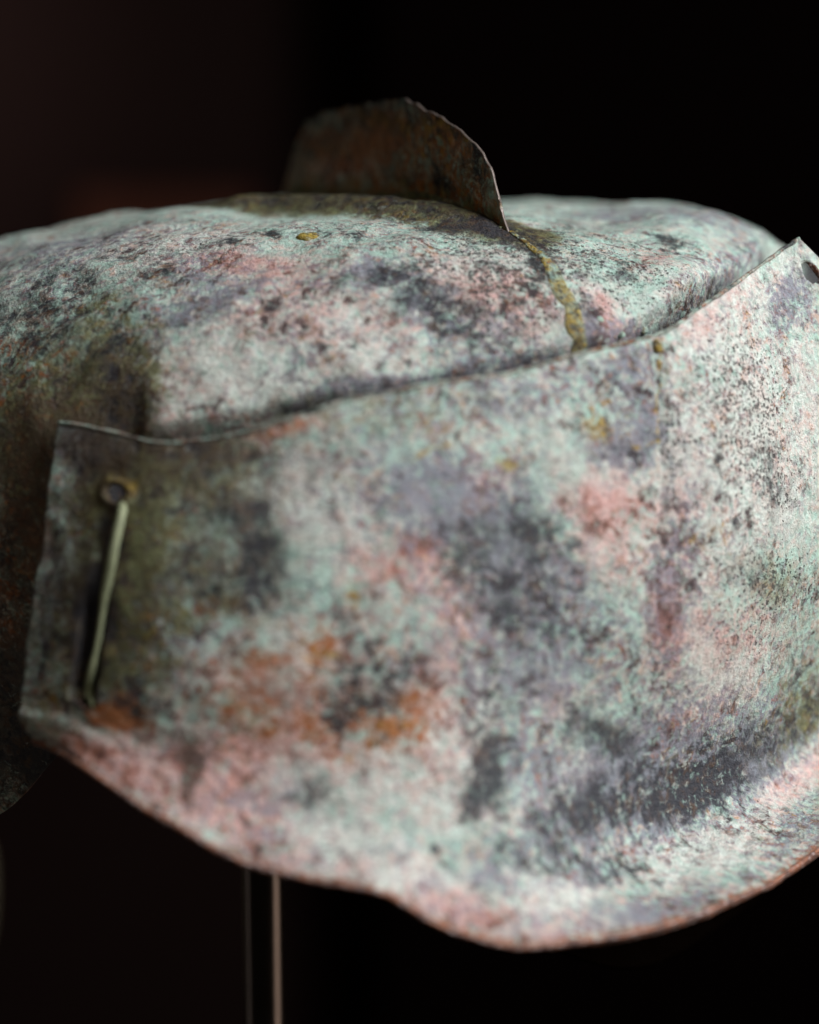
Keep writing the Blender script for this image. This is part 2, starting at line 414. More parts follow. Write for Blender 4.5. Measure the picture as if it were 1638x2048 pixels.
# STAINS_AND_SHADE-BEGIN
STAINS_AND_SHADE = {
 'plate': [
  ('brown',0.55,0.01075,0.00529,8247.0,4040.0,19540.0),
  ('lilac',0.5,0.01075,0.00529,8247.0,4040.0,19540.0),
  ('dark',0.15,0.01075,0.00529,8247.0,4040.0,19540.0),
  ('brown',0.3,0.00819,0.01868,19170.0,1391.0,12920.0),
  ('lilac',0.2,0.00819,0.01868,19170.0,1391.0,12920.0),
  ('olive',0.5,0.02918,0.02802,1751.0,-86.91,956.2),
  ('brown',0.16,0.02918,0.02802,1751.0,-86.91,956.2),
  ('olive',0.32,0.02304,0.06258,2105.0,512.9,3376.0),
  ('brown',0.1,0.02304,0.06258,2105.0,512.9,3376.0),
  ('brown',0.12,0.01485,0.03549,4886.0,-453.2,526.5),
  ('olive',0.2,0.01485,0.03549,4886.0,-453.2,526.5),
  ('brown',0.45,0.03993,0.01494,2910.0,-672.8,5485.0),
  ('olive',0.3,0.03993,0.01494,2910.0,-672.8,5485.0),
  ('dark',0.18,0.03993,0.01494,2910.0,-672.8,5485.0),
  ('dark',0.55,0.0512,0.03487,39700.0,-12030.0,8714.0),
  ('brown',0.35,0.0512,0.03487,39700.0,-12030.0,8714.0),
  ('dark',0.4,0.0471,0.04421,22250.0,-317.7,39990.0),
  ('brown',0.2,0.0471,0.04421,22250.0,-317.7,39990.0),
  ('brown',0.3,0.03635,0.03736,12720.0,-302.9,15310.0),
  ('dark',0.2,0.03635,0.03736,12720.0,-302.9,15310.0),
  ('lilac',0.3,0.03174,0.06102,5623.0,2362.0,14460.0),
  ('dark',0.1,0.03174,0.06102,5623.0,2362.0,14460.0),
  ('white',0.5,0.06041,0.01744,8337.0,-3247.0,16490.0),
  ('olive',-0.2,0.06041,0.01744,8337.0,-3247.0,16490.0),
  ('ochre',0.35,0.0169,0.01557,28530.0,1895.0,19550.0),
  ('olive',0.3,0.0169,0.01557,28530.0,1895.0,19550.0),
  ('white',0.3,0.0169,0.01557,28530.0,1895.0,19550.0),
  ('ochre',0.7,0.01946,0.01806,221900.0,4587.0,131600.0),
  ('white',0.5,0.00102,0.03643,248200.0,-25680.0,18450.0),
  ('pink',0.2,0.00102,0.03643,248200.0,-25680.0,18450.0),
  ('lilac',0.4,0.00768,0.04795,41420.0,-3764.0,3774.0),
  ('brown',0.25,0.00768,0.04795,41420.0,-3764.0,3774.0),
  ('dark',0.1,0.00768,0.04795,41420.0,-3764.0,3774.0),
  ('brown',0.35,0.00154,0.06227,39270.0,-3024.0,2061.0),
  ('dark',0.15,0.00154,0.06227,39270.0,-3024.0,2061.0),
  ('brown',1.0,0.01536,0.05542,80930.0,3056.0,1460.0),
  ('dark',0.9,0.01536,0.05542,80930.0,3056.0,1460.0),  # wire groove: brown corrosion, darkened further to paint in the wire's shadow
  ('olive',0.1,0.01536,0.05542,80930.0,3056.0,1460.0),
  ('olive',0.4,0.02048,0.04888,21270.0,358.7,1368.0),
  ('olive',0.55,0.02202,0.04141,97710.0,1349.0,2243.0),
  ('ochre',0.25,0.01997,0.06165,193800.0,6788.0,13720.0),
  ('olive',0.3,0.01997,0.06165,193800.0,6788.0,13720.0),
  ('olive',0.45,0.00666,0.09465,20910.0,2297.0,2902.0),
  ('white',0.3,0.00666,0.09465,20910.0,2297.0,2902.0),
  ('ochre',0.3,0.00717,0.08095,116000.0,14120.0,55050.0),
  ('rust',0.3,0.00717,0.08095,116000.0,14120.0,55050.0),
  ('rust',1.0,0.02253,0.08469,38300.0,5178.0,13060.0),
  ('pink',-0.2,0.02253,0.08469,38300.0,5178.0,13060.0),
  ('dark',0.65,0.02611,0.07566,43650.0,5439.0,24340.0),
  ('brown',0.3,0.02611,0.07566,43650.0,5439.0,24340.0),
  ('rust',0.45,0.02867,0.08593,61770.0,12620.0,27460.0),
  ('dark',0.2,0.02867,0.08593,61770.0,12620.0,27460.0),
  ('pink',0.5,0.03379,0.10617,3111.0,-606.5,14810.0),
  ('white',0.3,0.03379,0.10617,3111.0,-606.5,14810.0),
  ('rust',0.4,0.01434,0.10959,24700.0,-1352.0,25810.0),
  ('pink',0.5,0.01434,0.10959,24700.0,-1352.0,25810.0),
  ('brown',0.9,0.03891,0.09403,76990.0,3273.0,9445.0),
  ('pink',0.2,0.03891,0.09403,76990.0,3273.0,9445.0),
  ('brown',0.6,0.03737,0.10586,299400.0,17560.0,42790.0),
  ('pink',0.5,0.04761,0.08687,37720.0,7014.0,22210.0),
  ('white',0.7,0.04761,0.08687,37720.0,7014.0,22210.0),
  ('pink',0.2,0.04147,0.06476,4591.0,3597.0,21820.0),
  ('rust',0.15,0.04147,0.06476,4591.0,3597.0,21820.0),
  ('white',0.6,0.05632,0.05417,59650.0,-58760.0,74440.0),
  ('ochre',0.18,0.05632,0.05417,59650.0,-58760.0,74440.0),
  ('dark',-0.2,0.05632,0.05417,59650.0,-58760.0,74440.0),
  ('lilac',0.4,0.03123,0.05698,18400.0,4365.0,32980.0),
  ('white',0.3,0.03123,0.05698,18400.0,4365.0,32980.0),
  ('rust',0.4,0.05222,0.06134,32600.0,4867.0,69610.0),
  ('rust',0.2,0.06656,0.06134,23150.0,-11360.0,39370.0),
  ('ochre',0.15,0.06656,0.06134,23150.0,-11360.0,39370.0),
  ('olive',0.4,0.04864,0.0769,25980.0,8517.0,41820.0),
  ('pink',0.3,0.02969,0.09122,2485.0,-512.5,13810.0),
  ('white',0.4,0.07373,0.03113,7270.0,-6609.0,19030.0),
  ('pink',0.85,0.08704,0.03892,9943.0,-2782.0,36300.0),
  ('pink',0.5,0.10035,0.04919,24430.0,-15570.0,24560.0),
  ('white',0.35,0.10035,0.04919,24430.0,-15570.0,24560.0),
  ('lilac',0.65,0.09676,0.02678,6865.0,-835.6,14800.0),
  ('lilac',0.3,0.08141,0.02055,7291.0,-4535.0,28830.0),
  ('dark',0.28,0.11315,0.03861,3467.0,-1543.0,8376.0),
  ('brown',0.2,0.11315,0.03861,3467.0,-1543.0,8376.0),
  ('lilac',0.4,0.11315,0.03861,3467.0,-1543.0,8376.0),
  ('dark',0.35,0.10342,0.04141,29850.0,482.4,16520.0),
  ('brown',0.2,0.10342,0.04141,29850.0,482.4,16520.0),
  ('dark',0.4,0.12083,0.03331,19650.0,1176.0,63930.0),
  ('lilac',0.4,0.12339,0.04608,7711.0,1109.0,25310.0),
  ('dark',0.15,0.12339,0.04608,7711.0,1109.0,25310.0),
  ('dark',0.25,0.11827,0.05013,17750.0,1952.0,29030.0),
  ('brown',0.2,0.11827,0.05013,17750.0,1952.0,29030.0),
  ('lilac',0.45,0.11929,0.05978,2071.0,827.8,10530.0),
  ('dark',0.15,0.11929,0.05978,2071.0,827.8,10530.0),
  ('rust',0.55,0.09062,0.07161,12910.0,4030.0,26740.0),
  ('ochre',0.15,0.09062,0.07161,12910.0,4030.0,26740.0),
  ('pink',0.15,0.09062,0.07161,12910.0,4030.0,26740.0),
  ('ochre',0.2,0.08243,0.07815,24030.0,15950.0,48670.0),
  ('rust',0.25,0.08243,0.07815,24030.0,15950.0,48670.0),
  ('ochre',0.5,0.07373,0.04639,118000.0,-10520.0,89920.0),
  ('rust',0.4,0.07373,0.04639,118000.0,-10520.0,89920.0),
  ('rust',0.5,0.06707,0.05666,47650.0,-3153.0,46950.0),
  ('dark',0.5,0.07731,0.0685,18750.0,-463.9,21290.0),
  ('dark',0.4,0.08755,0.06196,27790.0,-1006.0,110200.0),
  ('lilac',0.3,0.08755,0.06196,27790.0,-1006.0,110200.0),
  ('rust',0.3,0.07321,0.07441,30060.0,24600.0,63400.0),
  ('dark',0.2,0.07321,0.07441,30060.0,24600.0,63400.0),
  ('white',0.8,0.10752,0.06787,223100.0,-3765.0,8213.0),
  ('dark',-0.2,0.10752,0.06787,223100.0,-3765.0,8213.0),
  ('dark',0.5,0.10854,0.0769,82500.0,233.5,15180.0),
  ('brown',0.2,0.10854,0.0769,82500.0,233.5,15180.0),
  ('dark',0.55,0.10752,0.08531,40510.0,3266.0,22340.0),
  ('brown',0.2,0.10752,0.08531,40510.0,3266.0,22340.0),
  ('white',0.5,0.09932,0.07939,20240.0,362.5,5183.0),
  ('pink',0.2,0.09932,0.07939,20240.0,362.5,5183.0),
  ('pink',0.35,0.06195,0.08002,10920.0,12950.0,35970.0),
  ('white',0.5,0.07475,0.08873,2163.0,1145.0,13800.0),
  ('lilac',-0.1,0.07475,0.08873,2163.0,1145.0,13800.0),
  ('rust',0.28,0.06707,0.07472,4524.0,2028.0,41900.0),
  ('dark',0.35,0.06758,0.09309,42700.0,13210.0,99410.0),
  ('lilac',0.25,0.05785,0.09403,24010.0,9134.0,33930.0),
  ('pink',0.58,0.14387,0.03207,14880.0,262.1,14850.0),
  ('white',0.7,0.14387,0.03207,14880.0,262.1,14850.0),
  ('lilac',-0.2,0.14387,0.03207,14880.0,262.1,14850.0),
  ('pink',0.4,0.13619,0.02802,23490.0,-5854.0,125400.0),
  ('dark',0.35,0.15871,0.04608,35980.0,7046.0,4845.0),
  ('pink',0.45,0.15871,0.04608,35980.0,7046.0,4845.0),
  ('lilac',0.45,0.15871,0.04608,35980.0,7046.0,4845.0),
  ('pink',0.5,0.15667,0.05511,90110.0,865.2,20440.0),
  ('lilac',0.6,0.15411,0.00872,31910.0,-4813.0,42610.0),
  ('dark',0.12,0.15411,0.00872,31910.0,-4813.0,42610.0),
  ('lilac',0.5,0.15411,0.01526,40400.0,7612.0,53260.0),
  ('dark',0.2,0.15411,0.01526,40400.0,7612.0,53260.0),
  ('lilac',0.3,0.15257,0.00436,13960.0,1168.0,172300.0),
  ('dark',0.1,0.15257,0.00436,13960.0,1168.0,172300.0),
  ('lilac',0.5,0.15206,0.01775,16360.0,-9466.0,72760.0),
  ('lilac',0.6,0.14643,0.02024,29420.0,-15860.0,147700.0),
  ('dark',0.3,0.14643,0.02024,29420.0,-15860.0,147700.0),
  ('ochre',0.6,0.14233,0.01557,54110.0,-3029.0,83060.0),
  ('rust',0.2,0.14233,0.01557,54110.0,-3029.0,83060.0),
  ('ochre',0.65,0.16025,0.00903,1657000.0,627700.0,273100.0),
  ('ochre',0.5,0.15769,0.01837,1976000.0,388600.0,112300.0),
  ('ochre',0.5,0.15359,0.01899,125300.0,-548000.0,3294000.0),
  ('pit',0.9,0.16076,0.02024,54730.0,4065.0,36650.0),
  ('ochre',0.5,0.09523,0.01619,15270.0,-16770.0,449400.0),
  ('rust',0.1,0.09523,0.01619,15270.0,-16770.0,449400.0),
  ('ochre',0.6,0.1152,0.01837,61790.0,-23070.0,532600.0),
  ('rust',0.55,0.05478,0.00156,15030.0,-22450.0,149900.0),
  ('pink',0.5,0.05478,0.00156,15030.0,-22450.0,149900.0),
  ('brown',0.45,0.03584,0.00342,7001.0,-8558.0,57790.0),
  ('olive',0.2,0.03584,0.00342,7001.0,-8558.0,57790.0),
  ('olive',0.28,0.09369,0.00529,2631.0,-860.1,42770.0),
  ('lilac',0.25,0.09369,0.00529,2631.0,-860.1,42770.0),
  ('dark',0.25,0.10956,0.00498,14560.0,6342.0,97010.0),
  ('lilac',0.2,0.10956,0.00498,14560.0,6342.0,97010.0),
  ('lilac',0.3,0.12953,0.00623,3738.0,1360.0,56380.0),
  ('white',0.3,0.12953,0.00623,3738.0,1360.0,56380.0),
  ('olive',0.25,0.07168,0.00498,5034.0,-9062.0,75840.0),
  ('white',0.2,0.07168,0.00498,5034.0,-9062.0,75840.0),
  ('dark',0.2,0.08397,0.01027,17100.0,-14090.0,75480.0),
  ('olive',0.2,0.128,0.01775,4749.0,-1701.0,27430.0),
  ('white',0.2,0.128,0.01775,4749.0,-1701.0,27430.0),
  ('dark',0.12,0.128,0.01775,4749.0,-1701.0,27430.0),
  ('dark',0.2,0.1152,0.02522,15820.0,-491.3,58970.0),
  ('lilac',0.2,0.1152,0.02522,15820.0,-491.3,58970.0),
  ('pink',0.5,0.10956,0.02366,35040.0,-1629.0,99520.0),
  ('white',0.4,0.10956,0.02366,35040.0,-1629.0,99520.0),
  ('white',0.65,0.18841,0.02366,1347.0,-414.3,4087.0),
  ('lilac',-0.12,0.18841,0.02366,1347.0,-414.3,4087.0),
  ('dark',-0.06,0.18841,0.02366,1347.0,-414.3,4087.0),
  ('pit',0.8,0.18431,0.01837,3646.0,-910.6,9873.0),
  ('pit',0.5,0.18585,0.02491,56120.0,10660.0,45570.0),
  ('white',0.5,0.20479,0.0028,2688.0,-3465.0,73600.0),
  ('lilac',0.65,0.21401,0.00747,11420.0,-5645.0,67970.0),
  ('dark',0.15,0.21401,0.00747,11420.0,-5645.0,67970.0),
  ('olive',0.15,0.21913,0.00498,13050.0,-12690.0,143700.0),
  ('white',0.4,0.18329,0.00374,4287.0,-1381.0,90610.0),
  ('pink',0.2,0.18329,0.00374,4287.0,-1381.0,90610.0),
  ('dark',0.75,0.17305,0.02553,121800.0,1524.0,121300.0),
  ('brown',0.4,0.17305,0.02553,121800.0,1524.0,121300.0),
  ('ochre',0.22,0.17305,0.02553,35090.0,-4031.0,55010.0),
  ('dark',0.6,0.17766,0.03923,376200.0,149800.0,255600.0),
  ('dark',0.32,0.19404,0.03425,7106.0,-6077.0,38920.0),
  ('pit',0.5,0.19404,0.03425,7106.0,-6077.0,38920.0),
  ('olive',0.35,0.18431,0.04826,7978.0,-5711.0,31990.0),
  ('pit',0.6,0.18431,0.04826,7978.0,-5711.0,31990.0),
  ('dark',0.15,0.18431,0.04826,7978.0,-5711.0,31990.0),
  ('olive',0.3,0.19967,0.05542,7838.0,-2891.0,15680.0),
  ('pit',0.4,0.19967,0.05542,7838.0,-2891.0,15680.0),
  ('pink',0.35,0.17612,0.05884,6518.0,-6698.0,28640.0),
  ('pit',0.4,0.17612,0.05884,6518.0,-6698.0,28640.0),
  ('ochre',0.35,0.16742,0.03923,30250.0,-34680.0,197000.0),
  ('white',0.4,0.16793,0.03767,5991.0,-912.3,8749.0),
  ('white',0.35,0.16435,0.06196,14910.0,-2613.0,13270.0),
  ('olive',0.1,0.16435,0.06196,14910.0,-2613.0,13270.0),
  ('dark',0.2,0.20172,0.07753,9612.0,-4924.0,11810.0),
  ('olive',0.45,0.20172,0.07753,9612.0,-4924.0,11810.0),
  ('white',0.4,0.17971,0.06787,6232.0,2851.0,52360.0),
  ('olive',0.15,0.17971,0.06787,6232.0,2851.0,52360.0),
  ('olive',0.3,0.19916,0.08624,7094.0,-10140.0,37590.0),
  ('dark',0.1,0.19916,0.08624,7094.0,-10140.0,37590.0),
  ('dark',0.04,0.19353,0.08624,2577.0,-2776.0,15520.0),
  ('lilac',0.4,0.19353,0.08624,2577.0,-2776.0,15520.0),
  ('olive',0.25,0.19353,0.08624,2577.0,-2776.0,15520.0),
  ('dark',0.4,0.16639,0.08655,2263.0,-1556.0,14970.0),  # dark band of the lower hollow: mottled stain plus painted shade
  ('lilac',0.55,0.16639,0.08655,2263.0,-1556.0,14970.0),
  ('dark',0.5,0.16383,0.08749,9148.0,-4942.0,51250.0),
  ('dark',0.22,0.18739,0.085,4774.0,-4871.0,36330.0),
  ('lilac',0.15,0.18739,0.085,4774.0,-4871.0,36330.0),
  ('lilac',0.25,0.18022,0.08749,9569.0,-7201.0,40060.0),
  ('dark',0.38,0.14336,0.08687,3057.0,1937.0,22280.0),
  ('lilac',0.5,0.14336,0.08687,3057.0,1937.0,22280.0),
  ('dark',0.35,0.12492,0.0934,8866.0,13720.0,49130.0),
  ('lilac',0.35,0.12492,0.0934,8866.0,13720.0,49130.0),
  ('dark',0.38,0.1367,0.07161,7756.0,135.1,36040.0),
  ('olive',0.15,0.1367,0.07161,7756.0,135.1,36040.0),
  ('dark',0.45,0.14131,0.07348,38470.0,-3098.0,83030.0),
  ('lilac',0.5,0.15103,0.07628,6355.0,1398.0,30670.0),
  ('pink',0.3,0.16435,0.07285,8064.0,2508.0,47710.0),
  ('lilac',0.3,0.16435,0.07285,8064.0,2508.0,47710.0),
  ('white',0.5,0.13209,0.08126,18170.0,2884.0,87740.0),
  ('lilac',0.5,0.12083,0.07815,18870.0,3607.0,34950.0),
  ('pink',0.3,0.12544,0.06632,18290.0,3499.0,53130.0),
  ('white',0.2,0.12544,0.06632,18290.0,3499.0,53130.0),
  ('white',0.75,0.17407,0.10274,2329.0,-697.6,32990.0),
  ('lilac',-0.1,0.17407,0.10274,2329.0,-697.6,32990.0),
  ('pink',0.45,0.20121,0.09994,7113.0,-8993.0,56060.0),
  ('white',0.6,0.20121,0.09994,7113.0,-8993.0,56060.0),
  ('lilac',0.35,0.20326,0.10991,12150.0,-16930.0,96880.0),
  ('olive',0.2,0.20326,0.10991,12150.0,-16930.0,96880.0),
  ('white',0.7,0.12953,0.1071,11150.0,-861.0,41220.0),
  ('pink',0.6,0.10649,0.11333,10350.0,2278.0,84380.0),
  ('dark',0.3,0.10649,0.11333,10350.0,2278.0,84380.0),
  ('pink',0.8,0.11315,0.11271,83870.0,70950.0,257000.0),
  ('dark',0.3,0.13926,0.10212,13120.0,-7107.0,47020.0),
  ('lilac',0.45,0.13926,0.10212,13120.0,-7107.0,47020.0),
  ('dark',0.5,0.14643,0.10243,96120.0,-35210.0,114300.0),
  ('lilac',0.6,0.15923,0.11489,7391.0,-17930.0,171400.0),
  ('white',0.8,0.08397,0.10991,1845.0,-631.5,34830.0),
  ('dark',-0.1,0.08397,0.10991,1845.0,-631.5,34830.0),
  ('lilac',0.4,0.11212,0.10399,27380.0,34070.0,127300.0),
  ('white',0.6,0.064,0.10555,6006.0,34.47,41480.0),
  ('pink',0.35,0.05171,0.10617,12490.0,-4823.0,34010.0),
  ('lilac',0.25,0.05171,0.10617,12490.0,-4823.0,34010.0),
  ('dark',0.6,0.05069,0.10523,327800.0,115300.0,241000.0),
  ('dark',0.9,0.09728,0.10088,458000.0,162500.0,691100.0),
  ('pink',0.2,0.11878,0.08842,12010.0,10090.0,65820.0),
  ('white',0.2,0.11878,0.08842,12010.0,10090.0,65820.0),
  ('white',0.4,0.15308,0.09652,16810.0,-2846.0,117100.0),
  ('rust',0.15,0.05734,0.07036,5383.0,1494.0,17060.0),
  ('pink',0.2,0.05734,0.07036,5383.0,1494.0,17060.0),
  ('brown',0.15,0.05734,0.07036,5383.0,1494.0,17060.0),
  ('dark',0.2,0.07424,0.06165,8997.0,-757.1,15760.0),
  ('pink',0.2,0.07424,0.06165,8997.0,-757.1,15760.0),
  ('olive',-0.3,0.04249,0.05791,24680.0,3513.0,36550.0),
  ('brown',-0.2,0.04249,0.05791,24680.0,3513.0,36550.0),
  ('white',0.3,0.04249,0.05791,24680.0,3513.0,36550.0),
  ('olive',-0.2,0.03174,0.02055,47070.0,-2174.0,50860.0),
  ('brown',-0.2,0.03174,0.02055,47070.0,-2174.0,50860.0),
  ('olive',-0.2,0.04249,0.02771,30740.0,-3312.0,34160.0),
  ('brown',-0.25,0.04249,0.02771,30740.0,-3312.0,34160.0),
  ('brown',0.2,0.02969,0.04608,23690.0,5152.0,57660.0),
  ('lilac',0.3,0.02969,0.04608,23690.0,5152.0,57660.0),
  ('dark',0.2,0.13568,0.08687,14750.0,7625.0,61820.0),
  ('dark',0.15,0.11315,0.07036,10630.0,3107.0,28130.0),
  ('dark',0.3,0.12902,0.03643,16550.0,797.4,30300.0),
  ('pink',0.3,0.05376,0.09807,21980.0,-10300.0,61700.0),
  ('white',0.3,0.05376,0.09807,21980.0,-10300.0,61700.0),
  ('pink',0.3,0.02355,0.10804,21130.0,-3807.0,44210.0),
  ('white',0.3,0.02355,0.10804,21130.0,-3807.0,44210.0),
  ('ochre',0.12,0.02662,0.03674,9688.0,-530.4,3607.0),
  ('olive',0.2,0.02355,0.02864,46700.0,-3570.0,8224.0),
  ('olive',0.2,0.04505,0.04982,10370.0,1148.0,24910.0),
  ('rust',0.1,0.04505,0.04982,10370.0,1148.0,24910.0),
  ('rust',0.12,0.06195,0.07254,2412.0,302.6,5286.0),
  ('pink',0.1,0.06195,0.07254,2412.0,302.6,5286.0),
  ('rust',0.12,0.0471,0.07441,6512.0,1998.0,10530.0),
  ('pink',0.35,0.09676,0.06165,37860.0,652.7,25720.0),
  ('rust',0.15,0.09676,0.06165,37860.0,652.7,25720.0),
  ('rust',0.15,0.07475,0.07908,7276.0,788.7,19690.0),
  ('pink',0.15,0.07475,0.07908,7276.0,788.7,19690.0),
  ('pink',0.25,0.04505,0.09621,7783.0,-2128.0,17060.0),
  ('white',0.35,0.04505,0.09621,7783.0,-2128.0,17060.0),
  ('brown',-0.1,0.04505,0.09621,7783.0,-2128.0,17060.0),
  ('white',0.25,0.07321,0.02397,4369.0,-3137.0,19380.0),
  ('olive',0.25,0.00768,0.0246,28160.0,4560.0,33120.0),
  ('olive',0.2,0.02458,0.01339,20130.0,1309.0,23170.0),
  ('white',0.15,0.02458,0.01339,20130.0,1309.0,23170.0),
 ],
 'dome': [
  ('lilac',0.35,-0.08144,-0.07351,3242.0,984.5,2572.0),
  ('white',0.2,-0.08144,-0.07351,3242.0,984.5,2572.0),
  ('dark',0.5,-0.0759,-0.09679,18730.0,2992.0,22920.0),
  ('dark',0.45,-0.08481,-0.1075,15740.0,9582.0,23840.0),
  ('brown',0.4,-0.08481,-0.1075,15740.0,9582.0,23840.0),
  ('olive',0.5,-0.06431,-0.11491,21480.0,302.7,15080.0),
  ('dark',0.2,-0.06431,-0.11491,21480.0,302.7,15080.0),
  ('olive',0.6,-0.0692,-0.13959,2987.0,1005.0,2229.0),
  ('brown',0.3,-0.0692,-0.13959,2987.0,1005.0,2229.0),
  ('brown',0.4,-0.0795,-0.15825,6604.0,837.2,1923.0),
  ('olive',0.4,-0.0795,-0.15825,6604.0,837.2,1923.0),
  ('rust',0.3,-0.0795,-0.15825,6604.0,837.2,1923.0),
  ('brown',0.5,-0.07954,-0.18554,4462.0,717.1,2460.0),
  ('rust',0.4,-0.07954,-0.18554,4462.0,717.1,2460.0),
  ('dark',0.1,-0.07954,-0.18554,4462.0,717.1,2460.0),
  ('olive',0.2,-0.07954,-0.18554,4462.0,717.1,2460.0),
  ('brown',1.0,-0.08257,-0.20489,1945.0,1742.0,7482.0),
  ('dark',0.5,-0.08257,-0.20489,1945.0,1742.0,7482.0),
  ('brown',0.5,-0.05731,-0.14807,37450.0,2873.0,5141.0),
  ('olive',0.4,-0.05731,-0.14807,37450.0,2873.0,5141.0),
  ('dark',0.3,-0.05731,-0.14807,37450.0,2873.0,5141.0),
  ('olive',0.35,-0.05552,-0.13353,20840.0,4286.0,10140.0),
  ('dark',0.15,-0.05552,-0.13353,20840.0,4286.0,10140.0),
  ('rust',0.35,-0.08264,-0.12237,25320.0,25050.0,46180.0),
  ('dark',0.3,-0.08264,-0.12237,25320.0,25050.0,46180.0),
  ('dark',0.4,-0.07491,-0.11681,14770.0,737.2,35920.0),
  ('dark',0.3,-0.06366,-0.13082,15760.0,-1415.0,44290.0),
  ('rust',0.15,-0.06366,-0.13082,15760.0,-1415.0,44290.0),
  ('dark',0.55,-0.05077,-0.10323,70100.0,5505.0,24880.0),
  ('ochre',0.25,-0.05077,-0.10323,70100.0,5505.0,24880.0),
  ('rust',0.2,-0.05077,-0.10323,70100.0,5505.0,24880.0),
  ('dark',0.3,-0.06168,-0.09222,18770.0,3242.0,43980.0),
  ('white',0.4,-0.05519,-0.08213,5309.0,3061.0,4873.0),
  ('white',0.6,-0.03767,-0.08761,15020.0,4490.0,10080.0),
  ('pit',0.4,-0.03767,-0.08761,15020.0,4490.0,10080.0),
  ('dark',0.8,-0.03555,-0.09106,57910.0,50990.0,153100.0),
  ('dark',0.9,-0.02549,-0.08676,110200.0,45750.0,177300.0),
  ('dark',0.5,-0.05043,-0.09302,19040.0,2040.0,94550.0),
  ('dark',0.4,-0.00583,-0.08916,32780.0,36180.0,95830.0),
  ('pink',0.6,-0.03145,-0.10391,4980.0,5888.0,24080.0),
  ('pink',0.4,-0.0192,-0.12508,5358.0,920.1,6827.0),
  ('lilac',0.5,-0.04081,-0.108,20960.0,5439.0,14030.0),
  ('dark',0.1,-0.04081,-0.108,20960.0,5439.0,14030.0),
  ('dark',0.45,-0.02112,-0.12486,47890.0,5974.0,36260.0),
  ('lilac',0.35,-0.03646,-0.12234,15420.0,130.3,24980.0),
  ('dark',0.1,-0.03646,-0.12234,15420.0,130.3,24980.0),
  ('lilac',0.3,-0.02663,-0.11624,12830.0,7873.0,42660.0),
  ('white',0.9,-0.0472,-0.15602,33260.0,4711.0,16760.0),
  ('pink',0.15,-0.0472,-0.15602,33260.0,4711.0,16760.0),
  ('lilac',-0.1,-0.0472,-0.15602,33260.0,4711.0,16760.0),
  ('white',0.4,-0.03046,-0.14448,2019.0,637.2,3637.0),
  ('lilac',-0.05,-0.03046,-0.14448,2019.0,637.2,3637.0),
  ('white',0.3,-0.03898,-0.15252,22480.0,7189.0,33470.0),
  ('white',0.4,-0.00502,-0.13561,7816.0,270.3,7010.0),
  ('dark',1.0,-0.0062,-0.14249,1234000.0,28710.0,507400.0),
  ('lilac',0.5,0.00268,-0.11405,26500.0,15070.0,43230.0),
  ('dark',0.2,0.00268,-0.11405,26500.0,15070.0,43230.0),
  ('dark',0.55,0.0114,-0.12388,22590.0,13130.0,18170.0),
  ('lilac',0.4,0.0114,-0.12388,22590.0,13130.0,18170.0),
  ('dark',0.35,0.01493,-0.13304,36490.0,13940.0,23930.0),
  ('lilac',0.4,0.01493,-0.13304,36490.0,13940.0,23930.0),
  ('pink',0.3,0.00598,-0.13381,38560.0,-1346.0,36230.0),
  ('pink',0.6,0.02938,-0.12144,6677.0,898.8,6381.0),
  ('dark',0.2,0.02938,-0.12144,6677.0,898.8,6381.0),
  ('pit',0.7,0.02938,-0.12144,6677.0,898.8,6381.0),
  ('dark',0.2,0.02409,-0.13413,9834.0,1192.0,20790.0),
  ('pit',0.4,0.02409,-0.13413,9834.0,1192.0,20790.0),
  ('lilac',0.3,0.02409,-0.13413,9834.0,1192.0,20790.0),
  ('white',0.3,0.02084,-0.10857,5241.0,-1257.0,9031.0),
  ('pit',0.6,0.02084,-0.10857,5241.0,-1257.0,9031.0),
  ('pit',0.7,0.02985,-0.09727,5327.0,1252.0,6061.0),
  ('dark',0.12,0.02985,-0.09727,5327.0,1252.0,6061.0),
  ('dark',0.7,0.03704,-0.10106,126100.0,17710.0,28580.0),
  ('brown',0.4,0.03704,-0.10106,126100.0,17710.0,28580.0),
  ('dark',0.4,0.03824,-0.10874,181800.0,-12410.0,24550.0),
  ('olive',0.3,0.03824,-0.10874,181800.0,-12410.0,24550.0),
  ('dark',0.5,0.01575,-0.08225,22930.0,14460.0,55010.0),
  ('brown',0.3,0.01575,-0.08225,22930.0,14460.0,55010.0),
  ('dark',0.5,0.02848,-0.08362,60960.0,30490.0,59040.0),
  ('brown',0.3,0.02848,-0.08362,60960.0,30490.0,59040.0),
  ('ochre',0.2,0.02848,-0.08362,60960.0,30490.0,59040.0),
  ('dark',0.4,0.05102,-0.12847,166400.0,34820.0,19720.0),
  ('lilac',0.5,0.05102,-0.12847,166400.0,34820.0,19720.0),
  ('pink',0.6,0.05228,-0.12057,114300.0,12750.0,20930.0),
  ('white',0.6,0.05228,-0.12057,114300.0,12750.0,20930.0),
  ('pit',0.4,0.04568,-0.08558,10280.0,2501.0,3151.0),
  ('dark',0.75,0.07192,-0.07491,83860.0,16880.0,37030.0),
  ('dark',0.35,0.0464,-0.05567,41300.0,4457.0,20050.0),
  ('dark',0.2,0.05314,-0.07126,41740.0,22070.0,24440.0),
  ('pit',0.5,0.05314,-0.07126,41740.0,22070.0,24440.0),
  ('dark',0.5,0.05809,-0.10329,214200.0,-35770.0,41220.0),
  ('pink',0.45,0.06773,-0.08843,75780.0,-12470.0,13770.0),
  ('pit',0.5,0.05925,-0.10636,4838.0,-2173.0,4897.0),
  ('lilac',0.6,0.05537,-0.129,38240.0,-34590.0,50860.0),
  ('pink',0.35,0.05537,-0.129,38240.0,-34590.0,50860.0),
  ('lilac',0.4,0.07161,-0.03589,2230.0,-297.8,3412.0),
